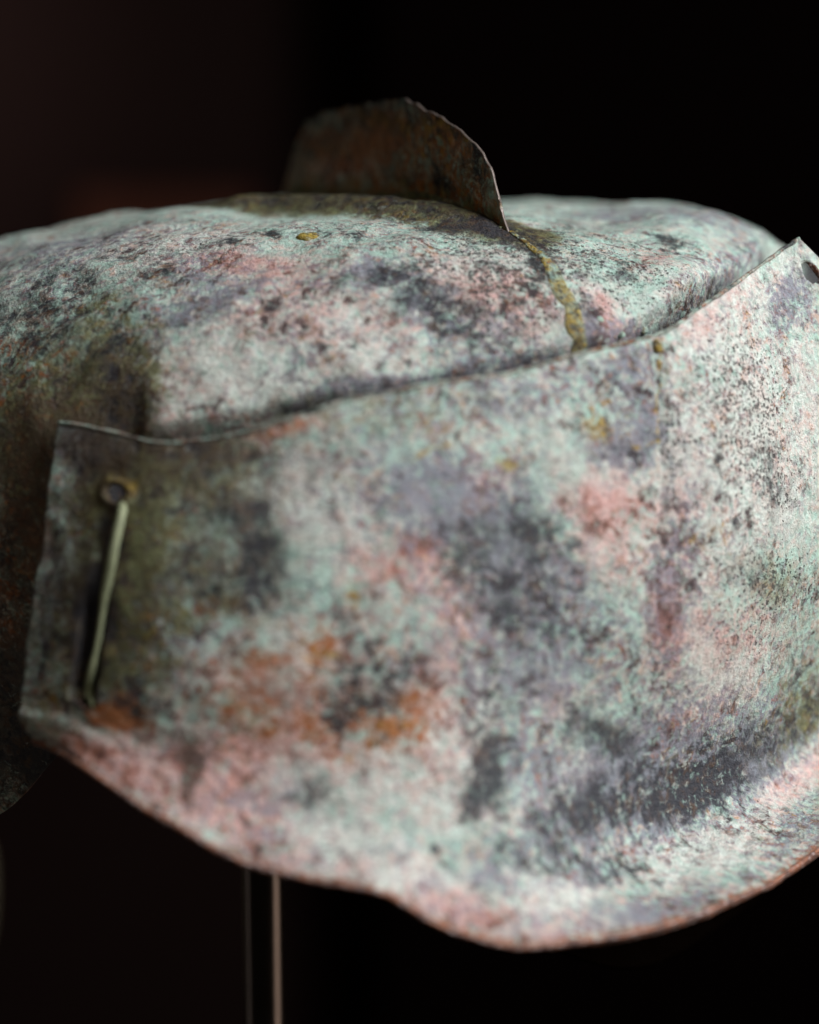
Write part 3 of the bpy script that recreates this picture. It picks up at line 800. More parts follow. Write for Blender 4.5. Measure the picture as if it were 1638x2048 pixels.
  ('lilac',0.3,0.08908,-0.04427,12070.0,-858.7,5759.0),
  ('white',0.3,0.07851,-0.09663,24400.0,-13770.0,10230.0),
  ('lilac',0.5,0.02322,-0.14733,14890.0,-28300.0,78990.0),
  ('olive',0.35,-0.01633,-0.15735,22400.0,3748.0,44600.0),
  ('dark',0.25,-0.01633,-0.15735,22400.0,3748.0,44600.0),
  ('lilac',0.3,-0.01083,-0.15601,25310.0,-18080.0,134700.0),
  ('lilac',0.2,-0.01763,-0.14262,31350.0,1174.0,6505.0),
  ('dark',0.15,-0.01763,-0.14262,31350.0,1174.0,6505.0),
  ('white',0.3,-0.00105,-0.1469,11310.0,-6411.0,33930.0),
  ('olive',0.15,-0.00105,-0.1469,11310.0,-6411.0,33930.0),
  ('white',0.5,-0.02758,-0.16135,33790.0,18320.0,135200.0),
  ('olive',0.3,-0.03108,-0.16351,3053.0,8345.0,212800.0),  # narrow lines from here paint a contact shadow above the plate edge
  ('dark',0.2,-0.03108,-0.16351,3053.0,8345.0,212800.0),
  ('brown',0.2,-0.03108,-0.16351,3053.0,8345.0,212800.0),
  ('lilac',0.5,0.00216,-0.15459,11160.0,-41870.0,203400.0),
  ('dark',0.22,0.00216,-0.15459,11160.0,-41870.0,203400.0),
  ('lilac',0.5,0.03455,-0.1437,37080.0,-73490.0,170500.0),
  ('dark',0.3,0.03455,-0.1437,37080.0,-73490.0,170500.0),
  ('olive',0.35,-0.06808,-0.15901,3616.0,1787.0,5034.0),
  ('brown',0.3,-0.06808,-0.15901,3616.0,1787.0,5034.0),
  ('dark',0.25,-0.0064,-0.1174,15400.0,9246.0,24620.0),
  ('lilac',0.2,-0.0064,-0.1174,15400.0,9246.0,24620.0),
  ('lilac',0.4,-0.0478,-0.12767,12120.0,-1319.0,30280.0),
  ('dark',0.15,-0.0478,-0.12767,12120.0,-1319.0,30280.0),
  ('dark',0.18,-0.06354,-0.06532,4373.0,1394.0,9811.0),
  ('lilac',0.2,-0.06354,-0.06532,4373.0,1394.0,9811.0),
  ('lilac',0.3,0.09028,-0.07639,51970.0,-20710.0,10830.0),
  ('dark',0.6,0.06901,-0.11983,215400.0,-182200.0,165500.0),  # these dark strips paint the shade in the gap beside the plate
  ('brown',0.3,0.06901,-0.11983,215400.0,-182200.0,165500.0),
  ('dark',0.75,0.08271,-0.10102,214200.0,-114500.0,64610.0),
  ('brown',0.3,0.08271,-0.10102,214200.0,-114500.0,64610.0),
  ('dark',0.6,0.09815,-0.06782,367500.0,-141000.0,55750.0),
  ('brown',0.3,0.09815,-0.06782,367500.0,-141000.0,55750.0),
  ('olive',0.25,0.07743,-0.10667,43270.0,-25140.0,16900.0),
  ('lilac',0.2,0.07743,-0.10667,43270.0,-25140.0,16900.0),
  ('brown',0.8,-0.07271,-0.20848,6408.0,9599.0,47770.0),
  ('dark',0.5,-0.07271,-0.20848,6408.0,9599.0,47770.0),
  ('dark',1.1,0.12304,-0.00723,39610.0,-199.0,794.6),  # shade painted on the dome wall behind the right hole
  ('olive',0.6,0.12304,-0.00723,39610.0,-199.0,794.6),
  ('brown',0.6,0.12304,-0.00723,39610.0,-199.0,794.6),
  ('dark',1.2,-0.05774,-0.17179,36840.0,6800.0,25620.0),  # darkness inside the left holes, painted on the wall behind them
  ('brown',1.0,-0.05774,-0.17179,36840.0,6800.0,25620.0),
  ('dark',1.2,-0.06706,-0.20487,21520.0,15190.0,61730.0),
  ('brown',1.0,-0.06706,-0.20487,21520.0,15190.0,61730.0),
 ],
 'fin': [
  ('pink',0.8,0.08799,0.01442,2200.0,887.9,109700.0),
  ('brown',-0.35,0.08799,0.01442,2200.0,887.9,109700.0),
  ('rust',0.5,0.06809,0.02794,3744.0,-15160.0,172300.0),
  ('ochre',0.4,0.06809,0.02794,3744.0,-15160.0,172300.0),
  ('rust',0.3,0.02702,0.02355,18320.0,-25780.0,117100.0),
  ('ochre',0.25,0.02702,0.02355,18320.0,-25780.0,117100.0),
  ('white',0.5,0.10187,0.00927,1139.0,2703.0,198200.0),
  ('olive',0.3,0.10187,0.00927,1139.0,2703.0,198200.0),
  ('brown',-0.5,0.10187,0.00927,1139.0,2703.0,198200.0),
  ('olive',0.3,0.04731,0.00958,1733.0,4899.0,306600.0),
  ('white',0.3,0.04731,0.00958,1733.0,4899.0,306600.0),
  ('brown',-0.3,0.04731,0.00958,1733.0,4899.0,306600.0),
  ('dark',0.8,0.03073,0.01228,84820.0,-54330.0,140600.0),
  ('olive',0.35,0.03831,0.01901,4591.0,426.7,48440.0),
  ('brown',-0.2,0.03831,0.01901,4591.0,426.7,48440.0),
  ('white',0.6,0.00927,0.00509,37970.0,-52900.0,403800.0),
  ('brown',-0.5,0.00927,0.00509,37970.0,-52900.0,403800.0),
  ('pink',0.6,0.05293,0.02018,28040.0,-576.4,305400.0),
  ('pink',0.4,0.01809,0.01924,42300.0,13260.0,346900.0),
  ('brown',0.3,0.01127,0.01442,20580.0,4167.0,43320.0),
  ('dark',0.2,0.01127,0.01442,20580.0,4167.0,43320.0),
  ('olive',0.2,0.11195,0.02048,2344.0,-561.9,20000.0),
  ('dark',0.2,0.11195,0.02048,2344.0,-561.9,20000.0),
  ('rust',0.25,0.05877,0.01934,261.9,-15.6,16290.0),
  ('rust',0.3,0.0849,0.02191,1825.0,-266.8,60120.0),
  ('brown',-0.2,0.0849,0.02191,1825.0,-266.8,60120.0),
  ('rust',0.3,0.03697,0.02656,11520.0,-31550.0,151800.0),
  ('ochre',0.2,0.03697,0.02656,11520.0,-31550.0,151800.0),
  ('olive',0.2,0.02621,0.01063,7098.0,1215.0,40360.0),
  ('rust',0.1,0.02621,0.01063,7098.0,1215.0,40360.0),
 ],
}
# STAINS_AND_SHADE-END

# ------------------------------------------------------------------ shapes
# brim plate: nine upright ribs, seven points each (photo position and depth)
RIBS = [
    [(115, 842, .4660), (98, 940, .4625), (80, 1080, .4600), (62, 1230, .4585), (48, 1360, .4580), (42, 1425, .4580), (66, 1474, .4580)],
    [(310, 884, .4540), (300, 980, .4500), (285, 1110, .4470), (268, 1260, .4450), (256, 1400, .4440), (250, 1500, .4430), (245, 1600, .4385)],
    [(590, 838, .4480), (588, 960, .4440), (584, 1110, .4415), (578, 1290, .4395), (572, 1460, .4385), (566, 1620, .4365), (560, 1757, .4305)],
    [(850, 770, .4500), (851, 910, .4460), (851, 1080, .4440), (849, 1280, .4430), (846, 1480, .4430), (842, 1670, .4390), (832, 1842, .4300)],
    [(1060, 734, .4570), (1074, 890, .4535), (1086, 1080, .4530), (1092, 1300, .4545), (1090, 1520, .4555), (1084, 1740, .4480), (1072, 1934, .4360)],
    [(1270, 681, .4660), (1298, 850, .4630), (1318, 1060, .4635), (1330, 1290, .4680), (1330, 1510, .4790), (1322, 1710, .4750), (1296, 1888, .4440)],
    [(1430, 598, .4790), (1472, 780, .4770), (1502, 1000, .4790), (1520, 1230, .4850), (1520, 1430, .4985), (1508, 1620, .4940), (1480, 1812, .4580)],
    [(1545, 512, .4950), (1596, 700, .4950), (1640, 930, .4990), (1668, 1160, .5070), (1672, 1340, .5210), (1662, 1510, .5170), (1640, 1700, .4800)],
    [(1601, 476, .5020), (1742, 640, .5095), (1815, 860, .5170), (1850, 1080, .5260), (1858, 1240, .5360), (1848, 1400, .5300), (1822, 1545, .5000)],
]
RU = [0, .105, .25, .40, .53, .66, .78, .90, 1.0]
RV = [0, .14, .30, .48, .66, .84, 1.0]
PLATE_W, PLATE_H = 0.235, 0.118      # size of the plate along u and v, metres


def plate_point(u, v):
    """smooth plate (arrays u (nu,), v (nv,)) -> (nu, nv, 3)"""
    R = np.array(RIBS)
    C = at(R[..., 0], R[..., 1], R[..., 2])          # 9 x 7 x 3
    A = spline(RU, C, u)                             # nu x 7 x 3
    B = spline(RV, A.transpose(1, 0, 2), v)          # nv x nu x 3
    return B.transpose(1, 0, 2)


HOLES = [(0.058, 0.235, 0.0017, 0.0016), (0.060, 0.905, 0.0022, 0.0022), (0.972, 0.10, 0.0022, 0.0022)]


def plate_grid(nu=460, nv=380):
    u = np.linspace(0, 1, nu); v = np.linspace(0, 1, nv)
    P = plate_point(u, v)
    U, V = np.meshgrid(u, v, indexing='ij')
    Um, Vm = U * PLATE_W, V * PLATE_H
    N = normals(P)
    if N[nu // 2, nv // 2] @ FWD > 0:
        N = -N
    h = 0.0011 * fnoise(Um / 0.030, Vm / 0.030, 11, 3) + 0.00045 * fnoise(Um / 0.009, Vm / 0.009, 23, 3)
    # slightly ragged edges
    return u, v, U, V, Um, Vm, P, N, h


# dome: polar sheet, profile from apex to rim
DC = at(760, 395, 0.572)
DC = np.array([DC[0], DC[1], 0.0])
Z_TOP = 1.3368
SWELL = 0.0035
PROF_T = [0, .12, .25, .38, .50, .62, .73, .83, .92, 1.0]
PROF_R = [0, .22, .46, .67, .82, .925, .985, 1.0, .985, .95]
PROF_Z = [0, .0006, .0028, .0085, .0180, .0345, .056, .085, .115, .145]


def dome_grid(nu=720, nv=260, rough=True):
    th = np.linspace(0, 2 * np.pi, nu, endpoint=False)   # 0 = +X, pi/2 = away from the camera
    t = np.linspace(0.004, 1, nv)
    r = spline(PROF_T, PROF_R, t); z = spline(PROF_T, PROF_Z, t)
    # plan outline: longer to the left and right than towards the camera
    c, s_ = np.cos(th), np.sin(th)
    Rx = np.where(c > 0, 0.139, 0.160); Ry = np.where(s_ > 0, 0.120, 0.131)
    R = 1.0 / np.sqrt((c / Rx) ** 2 + (s_ / Ry) ** 2)
    rr = R[:, None] * r[None, :]
    X = DC[0] + rr * c[:, None]; Y = DC[1] + rr * s_[:, None]
    drop = z[None, :] * (1.0 + 0.25 * sstep(0.2, 0.9, c)[:, None] * sstep(0.7, 1.0, t)[None, :])
    front = sstep(225, 240, np.degrees(th)) * (1 - sstep(285, 300, np.degrees(th)))
    drop = drop * (1 - 0.17 * front[:, None] * sstep(0.80, 1.0, t)[None, :])
    Z = Z_TOP - drop
    T = np.repeat(t[None], nu, 0); TH = np.repeat(th[:, None], nv, 1)
    x = X - DC[0]; y = Y - DC[1]
    Z = Z + (0.050 * np.maximum(x, 0) + 0.03 * np.minimum(x, 0)) * sstep(0, 0.09, np.abs(x))
    P = np.stack([X, Y, Z], -1)
    N = normals(P, True)
    if N[0, nv // 2, 0] < 0:
        N = -N
    if rough:
        h = 0.0023 * fnoise(x / 0.026 + 5, y / 0.034 + 40 * Z, 51, 3) + 0.0007 * fnoise(x / 0.009, y / 0.009 + 80 * Z, 71, 3)
        # long swelling the fin stands on, fading out behind it, and the hollow beyond its front end
        ax_ = np.array([0.0255, 0.0010]); bx_ = np.array([-0.047, 0.0525]); dd = bx_ - ax_
        X_, Y_ = P[..., 0], P[..., 1]
        st = ((X_ - ax_[0]) * dd[0] + (Y_ - ax_[1]) * dd[1]) / (dd @ dd)
        sd = ((X_ - ax_[0]) * dd[1] - (Y_ - ax_[1]) * dd[0]) / np.hypot(*dd)
        h = h + SWELL * np.exp(-(sd / 0.0075) ** 2) * sstep(-0.02, 0.22, st) * (1 - sstep(0.85, 1.15, st)) * (t[None] < 0.8)
        h = h - 0.0022 * np.exp(-((X_ - 0.048) / 0.014) ** 2 - ((Y_ - 0.060) / 0.05) ** 2) + 0.0010 * np.exp(-((X_ - 0.082) / 0.016) ** 2 - ((Y_ - 0.07) / 0.05) ** 2)
        P = P + N * h[..., None]
    return th, t, TH, T, P, N



helmet = empty('bronze_helmet', (DC[0], DC[1], 1.195), 'corroded bronze helmet with mottled green and pink patina, thin top fin and flared plate', 'helmet')
off = np.array(helmet.location)

M_plate = patina('brim_patina', seed=0.0)
M_dome = patina('dome_patina', seed=3.0)
M_fin = patina('fin_patina', seed=6.0)
M_rib = patina('rib_patina', attrs=False, seed=9.0, defaults=dict(dark=0.30, pink=0.12, lilac=0.25, olive=0.42, rust=0.06, ochre=0.58, pit=1.0, white=0.35))
M_wire = simple('verdigris_wire', (0.37, 0.40, 0.23), 0.66, 0.0, 420, 0.75)
M_flange = patina('flange_patina', attrs=False, seed=15.0, defaults=dict(dark=0.42, pink=0.05, lilac=0.1, olive=0.95, rust=0.12, ochre=0.25, pit=0.4, white=0.3))
M_lump = patina('gilt_lump', attrs=False, seed=18.0, defaults=dict(dark=0.35, pink=0.0, lilac=0.0, olive=0.4, rust=0.1, ochre=0.85, pit=0.5, white=0.2))
M_rivet = patina('rivet_patina', attrs=False, seed=21.0, defaults=dict(dark=0.25, pink=0.0, lilac=0.1, olive=0.35, rust=0.0, ochre=0.2, pit=0.4, white=0.2))
M_under = simple('shadowed_underside', (0.0030, 0.0017, 0.0011), 0.9, 0, 120, 0.6, 0.0)  # near-black colour stands for the shadow under the brim
M_edge = copper_edge()
M_lip = patina('lip_patina', attrs=False, seed=27.0, defaults=dict(dark=0.3, pink=0.3, lilac=0.25, olive=0.2, rust=0.3, ochre=0.05, pit=0.3, white=0.3, brown=0.4))
M_bare = simple('bare_worn_edge', (0.24, 0.19, 0.165), 0.45, 0.4, 420, 0.75)


def nearest(px, py, prj, mask=None):
    q = (prj[0] - px) ** 2 + (prj[1] - py) ** 2
    if mask is not None:
        q = np.where(mask, q, 1e12)
    return np.unravel_index(np.argmin(q), q.shape)


def seg_dist(U, V, a, b):
    """distance to the segment a-b and position along it"""
    a = np.array(a); b = np.array(b); d = b - a
    tt = np.clip(((U - a[0]) * d[0] + (V - a[1]) * d[1]) / (d @ d), 0, 1)
    return np.hypot(U - a[0] - tt * d[0], V - a[1] - tt * d[1]), tt


# ---- brim plate: one bent sheet with two wire holes at its left end and one at the right
u, v, U, V, Um, Vm, P, N, h = plate_grid()
prj = project(P)
uvm = lambda px, py: (lambda k: (Um[k], Vm[k]))(nearest(px, py, prj))
H_TOP, H_LOW, H_RIGHT = uvm(234, 988), uvm(172, 1402), uvm(1622, 543)
# shallow groove the wire lies over, dimple round each hole
gd, gt = seg_dist(Um, Vm, uvm(218, 1050), uvm(166, 1395))
h = h - 0.0042 * np.exp(-(gd / 0.0023) ** 4) * sstep(0.0, 0.45, gt)
for hp, amp in ((H_TOP, 0.0009), (H_RIGHT, 0.0006)):
    q = np.hypot(Um - hp[0], Vm - hp[1])
    h = h + amp * np.exp(-((q - 0.0032) / 0.0013) ** 2) - 0.0010 * np.exp(-(q / 0.0022) ** 2)
# fold near the left end, and a faint upright crease under the gilt lump
fd, ft = seg_dist(Um, Vm, uvm(112, 1040), uvm(140, 1190))
h = h + 0.0007 * np.exp(-(fd / 0.0030) ** 2)
cd, ct = seg_dist(Um, Vm, uvm(1312, 700), uvm(1326, 1010))
h = h - 0.0005 * np.exp(-(cd / 0.0016) ** 2)
# turned lower lip that rolls outwards
P = P + N * h[..., None]
# the lower edge drops in a small step at its middle; the upper edge is a gentle S
LOW_X = [60, 90, 125, 215, 300, 350, 425, 490, 550, 650, 725, 780, 820, 851, 902, 979, 1040, 1107, 1209, 1311, 1388, 1465, 1542, 1618, 1680, 1790]
LOW_Y = [1474, 1488, 1505, 1565, 1625, 1652, 1698, 1730, 1746, 1766, 1775, 1788, 1816, 1838, 1862, 1882, 1892, 1889, 1875, 1853, 1830, 1803, 1766, 1714, 1665, 1555]
TOP_X = [115, 150, 220, 300, 350, 430, 500, 560, 640, 700, 850, 1000, 1130, 1200, 1290, 1335, 1420, 1500, 1560, 1601]
TOP_Y = [842, 846, 862, 882, 887, 880, 864, 846, 818, 800, 770, 748, 716, 696, 675, 660, 604, 545, 502, 476]
pe = project(P)
P[:, :, 2] += ((pe[1][:, -1] - np.interp(pe[0][:, -1], LOW_X, LOW_Y)) / 4096 * pe[2][:, -1])[:, None] * sstep(0.74, 1.0, V)
P[:, :, 2] += ((pe[1][:, 0] - np.interp(pe[0][:, 0], TOP_X, TOP_Y)) / 4096 * pe[2][:, 0])[:, None] * sstep(0.20, 0.0, V) * (1 - sstep(0.985, 1.0, U))
edge_wob = fnoise(Um / 0.012, Vm * 0 + 3.3, 77, 4)
P = P + (np.array([0, 0, 1.0]) * 0.0006) * (edge_wob * (sstep(0.03, 0.0, V) + sstep(0.95, 1.0, V)))[..., None]
edge_wob = fnoise(Vm / 0.012, Um * 0 + 1.3, 78, 4)
P = P + (np.array([1.0, 0, 0]) * 0.0010) * (edge_wob * (sstep(0.03, 0.0, U) + sstep(0.97, 1.0, U)))[..., None]
keep = np.ones(U.shape, bool)
for hp, ru, rv in ((H_TOP, 0.0017, 0.0023), (H_LOW, 0.0021, 0.0026), (H_RIGHT, 0.0034, 0.0018)):
    dx = (Um - hp[0]) / ru; dy = (Vm - hp[1]) / rv
    an_ = np.arctan2(dy, dx)
    keep &= np.hypot(dx, dy) > 1.0 + 0.22 * fnoise(np.cos(an_) * 1.6 + ru * 9000, np.sin(an_) * 1.6, 181, 2)
me = grid_mesh('brim_plate', P - off, keep=keep, flip=True)
eb = np.zeros(U.shape + (3, 4))
lo = sstep(0.90, 0.985, V) * (0.65 + 0.5 * fnoise(Um / 0.014, Vm / 0.014, 121, 3))
eb[..., 0, 1] = 0.42 * lo * (1 - 0.6 * sstep(0.66, 0.8, U)); eb[..., 0, 2] = 0.22 * lo
eb[..., 1, 1] = 0.6 * sstep(0.975, 0.998, V) + 0.12 * lo * (1 - sstep(0.2, 0.4, U))
eb[..., 2, 2] = 0.35 * sstep(0.975, 0.998, V) + 0.35 * sstep(0.02, 0.0, V) * (1 - sstep(0.45, 0.7, U))
paint(me, Um, Vm, 'plate', dict(dark=0.09, pink=0.27, lilac=0.26, pit=0.44, white=0.27, brown=0.05), 101, eb)
plate = link('brim_plate', me, [M_plate, M_edge], helmet)
so = plate.modifiers.new('thickness', 'SOLIDIFY')
so.thickness = 0.0016; so.offset = -1; so.material_offset_rim = 1; so.use_even_offset = False
prj_plate = project(P); P_plate, N_plate = P, N

bot = P[:, -1]
tu = np.linspace(0, 1, len(bot))
tube('rim_bead', (bot - off)[::2], (0.00062 + 0.00030 * fnoise(tu * 40, tu * 0, 131, 3))[::2], M_edge, helmet, 10)

top = P[:, 0]
tube('lip_bead', (top - off)[::2], (0.00045 + 0.00022 * fnoise(tu * 50, tu * 0, 133, 3))[::2], M_lip, helmet, 8)

# ---- dome
th, t, TH, T, Pd, Nd = dome_grid()
prj_d = project(Pd); vis_d = (Nd @ FWD) < 0.02


def on_dome(px, py, lift=0.0):
    k = nearest(px, py, prj_d, vis_d)
    return Pd[k] + Nd[k] * lift


x_, y_ = Pd[..., 0] - DC[0], Pd[..., 1] - DC[1]
Du = x_; Dv = y_ - (Z_TOP - Pd[..., 2]) * 0.8
# upright step in the dome wall near its left side: the wall left of it is set back
k1 = nearest(318, 700, prj_d, vis_d); k2 = nearest(300, 865, prj_d, vis_d)
xs = x_ - (-0.0500)
step = sstep(-0.0045, 0.0005, xs) * sstep(-0.136, -0.158, Dv) * (1 - sstep(0.01, 0.03, xs))
Pd = Pd + Nd * (0.0016 * step)[..., None]
ts = np.interp(np.degrees(TH), [240, 253, 262, 270, 278, 287, 296, 303, 312, 324, 340, 360], [.71, .683, .660, .643, .622, .606, .592, .566, .525, .497, .467, .44])
pk = sstep(ts - 0.006, ts + 0.032, T) * sstep(238, 250, np.degrees(TH)) * (1 - sstep(350, 359, np.degrees(TH)))
Pd = Pd - Nd * (0.0075 * pk)[..., None]
for hx, hy in ((234, 988), (1620, 545)):      # dents added so the wall behind two holes catches no glare
    k = nearest(hx, hy, prj_d, vis_d)
    Pd = Pd - Nd * (0.010 * np.exp(-((Pd - (Pd[k] + [0.002, 0, 0.002])) ** 2).sum(-1) / 0.0055 ** 2))[..., None]
me = grid_mesh('dome', Pd - off, wrap=True, flip=True)
fa = np.array([0.0255, 0.0010]); fb = np.array([-0.047, 0.0525])
fd_, ft_ = seg_dist(Pd[..., 0], Pd[..., 1], fa, fb)
fd_ = fd_ + 0.003 * fnoise(Pd[..., 0] / 0.008, Pd[..., 1] / 0.008, 151, 3)
eb = np.zeros(TH.shape + (3, 4)); ol = np.exp(-(fd_ / 0.0112) ** 4)
eb[..., 1, 0] = 1.1 * ol; eb[..., 2, 2] = 0.55 * ol; eb[..., 1, 2] = 0.10 * ol; eb[..., 0, 0] = 0.32 * ol
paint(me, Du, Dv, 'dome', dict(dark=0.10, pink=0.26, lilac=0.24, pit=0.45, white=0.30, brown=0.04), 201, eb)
dome = link('dome', me, [M_dome, M_edge], helmet)
so = dome.modifiers.new('thickness', 'SOLIDIFY')
so.thickness = 0.0016; so.offset = -1; so.material_offset_rim = 1; so.use_even_offset = False

# ---- fin: thin upright sheet standing on the dome along its middle line
B0 = on_dome(1012, 461); B1 = on_dome(556, 408)
fe = B1 - B0; fe[2] = 0; FL = np.linalg.norm(fe); fe /= FL
fn = np.array([fe[1], -fe[0], 0.0])
if fn @ FWD > 0:
    fn = -fn


def fin_plane(px, py):
    r = at(px, py, np.array(1.0)) - CAM
    k = ((B0 - CAM) @ fn) / (r @ fn)
    q = CAM + r * k - B0
    return q @ fe, q[2]


out_px = [(1016, 463), (1003, 420), (996, 380), (987, 340), (975, 305), (960, 284), (938, 262), (905, 241), (872, 224), (845, 207), (820, 198), (785, 199), (740, 207), (690, 214), (634, 225), (600, 246), (584, 286), (575, 335), (568, 375), (562, 408)]
OUT = np.array([fin_plane(*p) for p in out_px])
lens = np.r_[0, np.cumsum(np.linalg.norm(np.diff(OUT, axis=0), axis=1))]; lens /= lens[-1]
nS, nR = 150, 46
ss = np.linspace(0, 1, nS)
O = np.stack([np.interp(ss, lens, OUT[:, 0]), np.interp(ss, lens, OUT[:, 1])], -1)
O = O + 0.0005 * np.stack([fnoise(ss * 40, ss * 0 + 2, 5, 3), fnoise(ss * 40, ss * 0 + 8, 6, 3)], -1)
base_s = O[0, 0] + (O[-1, 0] - O[0, 0]) * sstep(0.0, 1.0, ss)
base_line = np.array([on_dome(px, py) for px, py in ((1016, 463), (960, 446), (880, 432), (790, 424), (700, 416), (620, 411), (548, 408))])
bl_s = (base_line - B0) @ fe; bl_z = base_line[:, 2] - B0[2]
o_ = np.argsort(bl_s)
base_z = np.interp(base_s, bl_s[o_], bl_z[o_]) - 0.0035
Bs = np.stack([base_s, base_z], -1)
rr = np.linspace(0, 1, nR)
G = Bs[:, None] * (1 - rr)[None, :, None] + O[:, None] * rr[None, :, None]
bend = 0.0022 * np.sin(G[..., 0] / FL * 5.0 + 0.6) * np.clip(G[..., 1] / 0.03, 0, 1) + 0.0007 * fnoise(G[..., 0] / 0.012, G[..., 1] / 0.012, 33, 3)
Pf = B0 + G[..., :1] * fe + G[..., 1:2] * np.array([0, 0, 1.0]) + bend[..., None] * fn
me = grid_mesh('fin', Pf - off)
foot = np.clip(1 - (G[..., 1] - base_z[:, None] - 0.0035 + 0.003 * fnoise(G[..., 0] / 0.006, G[..., 1] / 0.006, 171, 3)) / 0.009, 0, 1)
ef = np.zeros(G.shape[:2] + (3, 4)); ef[..., 1, 0] = 0.8 * foot; ef[..., 2, 2] = -0.35 * foot; ef[..., 2, 1] = 0.2 * foot
ef[..., 0, 0] = 0.35 * sstep(0.016, 0.032, G[..., 1])
paint(me, G[..., 0], G[..., 1], 'fin', dict(dark=0.2, pink=0.12, lilac=0.05, olive=0.10, rust=0.42, ochre=0.12, pit=0.25, white=0.1, brown=0.45), 301, ef)
fin = link('fin', me, [M_fin, M_bare], helmet)
so = fin.modifiers.new('thickness', 'SOLIDIFY')
so.thickness = 0.0007; so.offset = 0; so.material_offset_rim = 1; so.use_even_offset = False

# weld bead along the foot of the fin
bead = []
for px in np.linspace(596, 1008, 70):
    py = np.interp(px, [596, 650, 705, 771, 859, 903, 940, 1008], [382, 389, 393, 390, 390, 408, 426, 458])
    q_ = fin_plane(px, py)
    bead.append(B0 + q_[0] * fe + q_[1] * np.array([0, 0, 1.0]) + fn * 0.0006)
bead = np.array(bead)
for _ in range(6):
    bead[1:-1] = (bead[:-2] + bead[1:-1] * 2 + bead[2:]) / 4
tt = np.linspace(0, 1, len(bead))
tube('fin_bead', bead - off, 0.0010 + 0.0009 * fnoise(tt * 19, tt * 0, 61, 4) - 0.0004 * sstep(0.85, 1, tt), M_flange, helmet, 12)

# ---- raised rib running from the fin down to the plate
rib_px = [(1022, 464), (1052, 487), (1080, 510), (1104, 540), (1121, 575), (1135, 610), (1148, 650), (1157, 685), (1166, 712), (1172, 730)]
C_ = np.array([on_dome(*p) for p in rib_px])
C_ = spline(np.arange(len(C_)), C_, np.linspace(0, len(C_) - 1, 120))
for _ in range(12):
    C_[1:-1] = (C_[:-2] + C_[1:-1] * 2 + C_[2:]) / 4
kk = [np.argmin(((Pd - c) ** 2).sum(-1)) for c in C_]
Nn = Nd.reshape(-1, 3)[kk]
C_ = C_ + ((Pd.reshape(-1, 3)[kk] - C_) * Nn).sum(-1, keepdims=True) * Nn
for _ in range(10):
    C_[1:-1] = (C_[:-2] + C_[1:-1] * 2 + C_[2:]) / 4
    Nn[1:-1] = (Nn[:-2] + Nn[1:-1] * 2 + Nn[2:]) / 4
C_ = C_ + Nn * 0.00015
Tt = np.gradient(C_, axis=0); Tt /= np.linalg.norm(Tt, axis=1, keepdims=True)
Sd = np.cross(Tt, Nn); Sd /= np.linalg.norm(Sd, axis=1, keepdims=True)
q = np.linspace(0, 1, len(C_))
wd = (0.0007 + 0.0014 * sstep(0.1, 0.5, q)) * (1 + 0.13 * fnoise(q * 22, q * 0, 91, 4))
prof = np.array([(-1.15, -0.6), (-1.0, 0.25), (-0.72, 0.62), (-0.25, 0.75), (0.25, 0.75), (0.72, 0.62), (1.0, 0.25), (1.15, -0.6)])
Pr = C_[:, None] + Sd[:, None] * (wd[:, None] * prof[None, :, 0])[..., None] + Nn[:, None] * (0.00042 * prof[None, :, 1] + 0.0002 * fnoise(q[:, None] * 30, prof[None, :, 0] * 3, 93, 2))[..., None]
link('seam_rib', grid_mesh('seam_rib', Pr - off), M_rib, helmet)

# ---- gilt lumps and small rivets
def lump(name, c, n, ru, rv, hgt, mat, ax, seed):
    n = n / np.linalg.norm(n); ax = ax - (ax @ n) * n; ax /= np.linalg.norm(ax); bx = np.cross(n, ax)
    a = np.linspace(0, 2 * np.pi, 28, endpoint=False); e = np.linspace(-0.35, np.pi / 2, 12)
    A, E = np.meshgrid(a, e, indexing='ij')
    w = 1 + 0.22 * fnoise(np.cos(A) * np.cos(E) * 2.2 + seed, np.sin(A) * np.cos(E) * 2.2 + np.sin(E), 13, 3)
    Q = c + ((np.cos(A) * np.cos(E) * w * ru)[..., None] * ax + (np.sin(A) * np.cos(E) * w * rv)[..., None] * bx + (np.sin(E) * w * hgt)[..., None] * n)
    return link(name, grid_mesh(name, Q - off, wrap=True), mat, helmet)


def plate_at(px, py):
    k = nearest(px, py, prj_plate)
    return P_plate[k], N_plate[k]


UP = np.array([0, 0, 1.0])
c, n = plate_at(1314, 691)
lump('gilt_lump', c, n, 0.0016, 0.0012, 0.0011, M_lump, UP + np.array([-.3, 0, 0]), 1.0)
for (px, py, ru, rv, hg, mt) in ((615, 473, .0027, .0022, .0009, M_lump), (1303, 641, .0010, .0010, .0007, M_rivet), (1294, 664, .0013, .0011, .0007, M_rivet), (1251, 657, .0011, .0010, .0006, M_rivet), (1200, 640, .0009, .0008, .0004, M_rivet)):
    k = nearest(px, py, prj_d, vis_d)
    lump('gilt_lump' if mt is M_lump else 'rivet', Pd[k], Nd[k], ru, rv, hg, mt, np.array([1.0, 0, 0]), px)

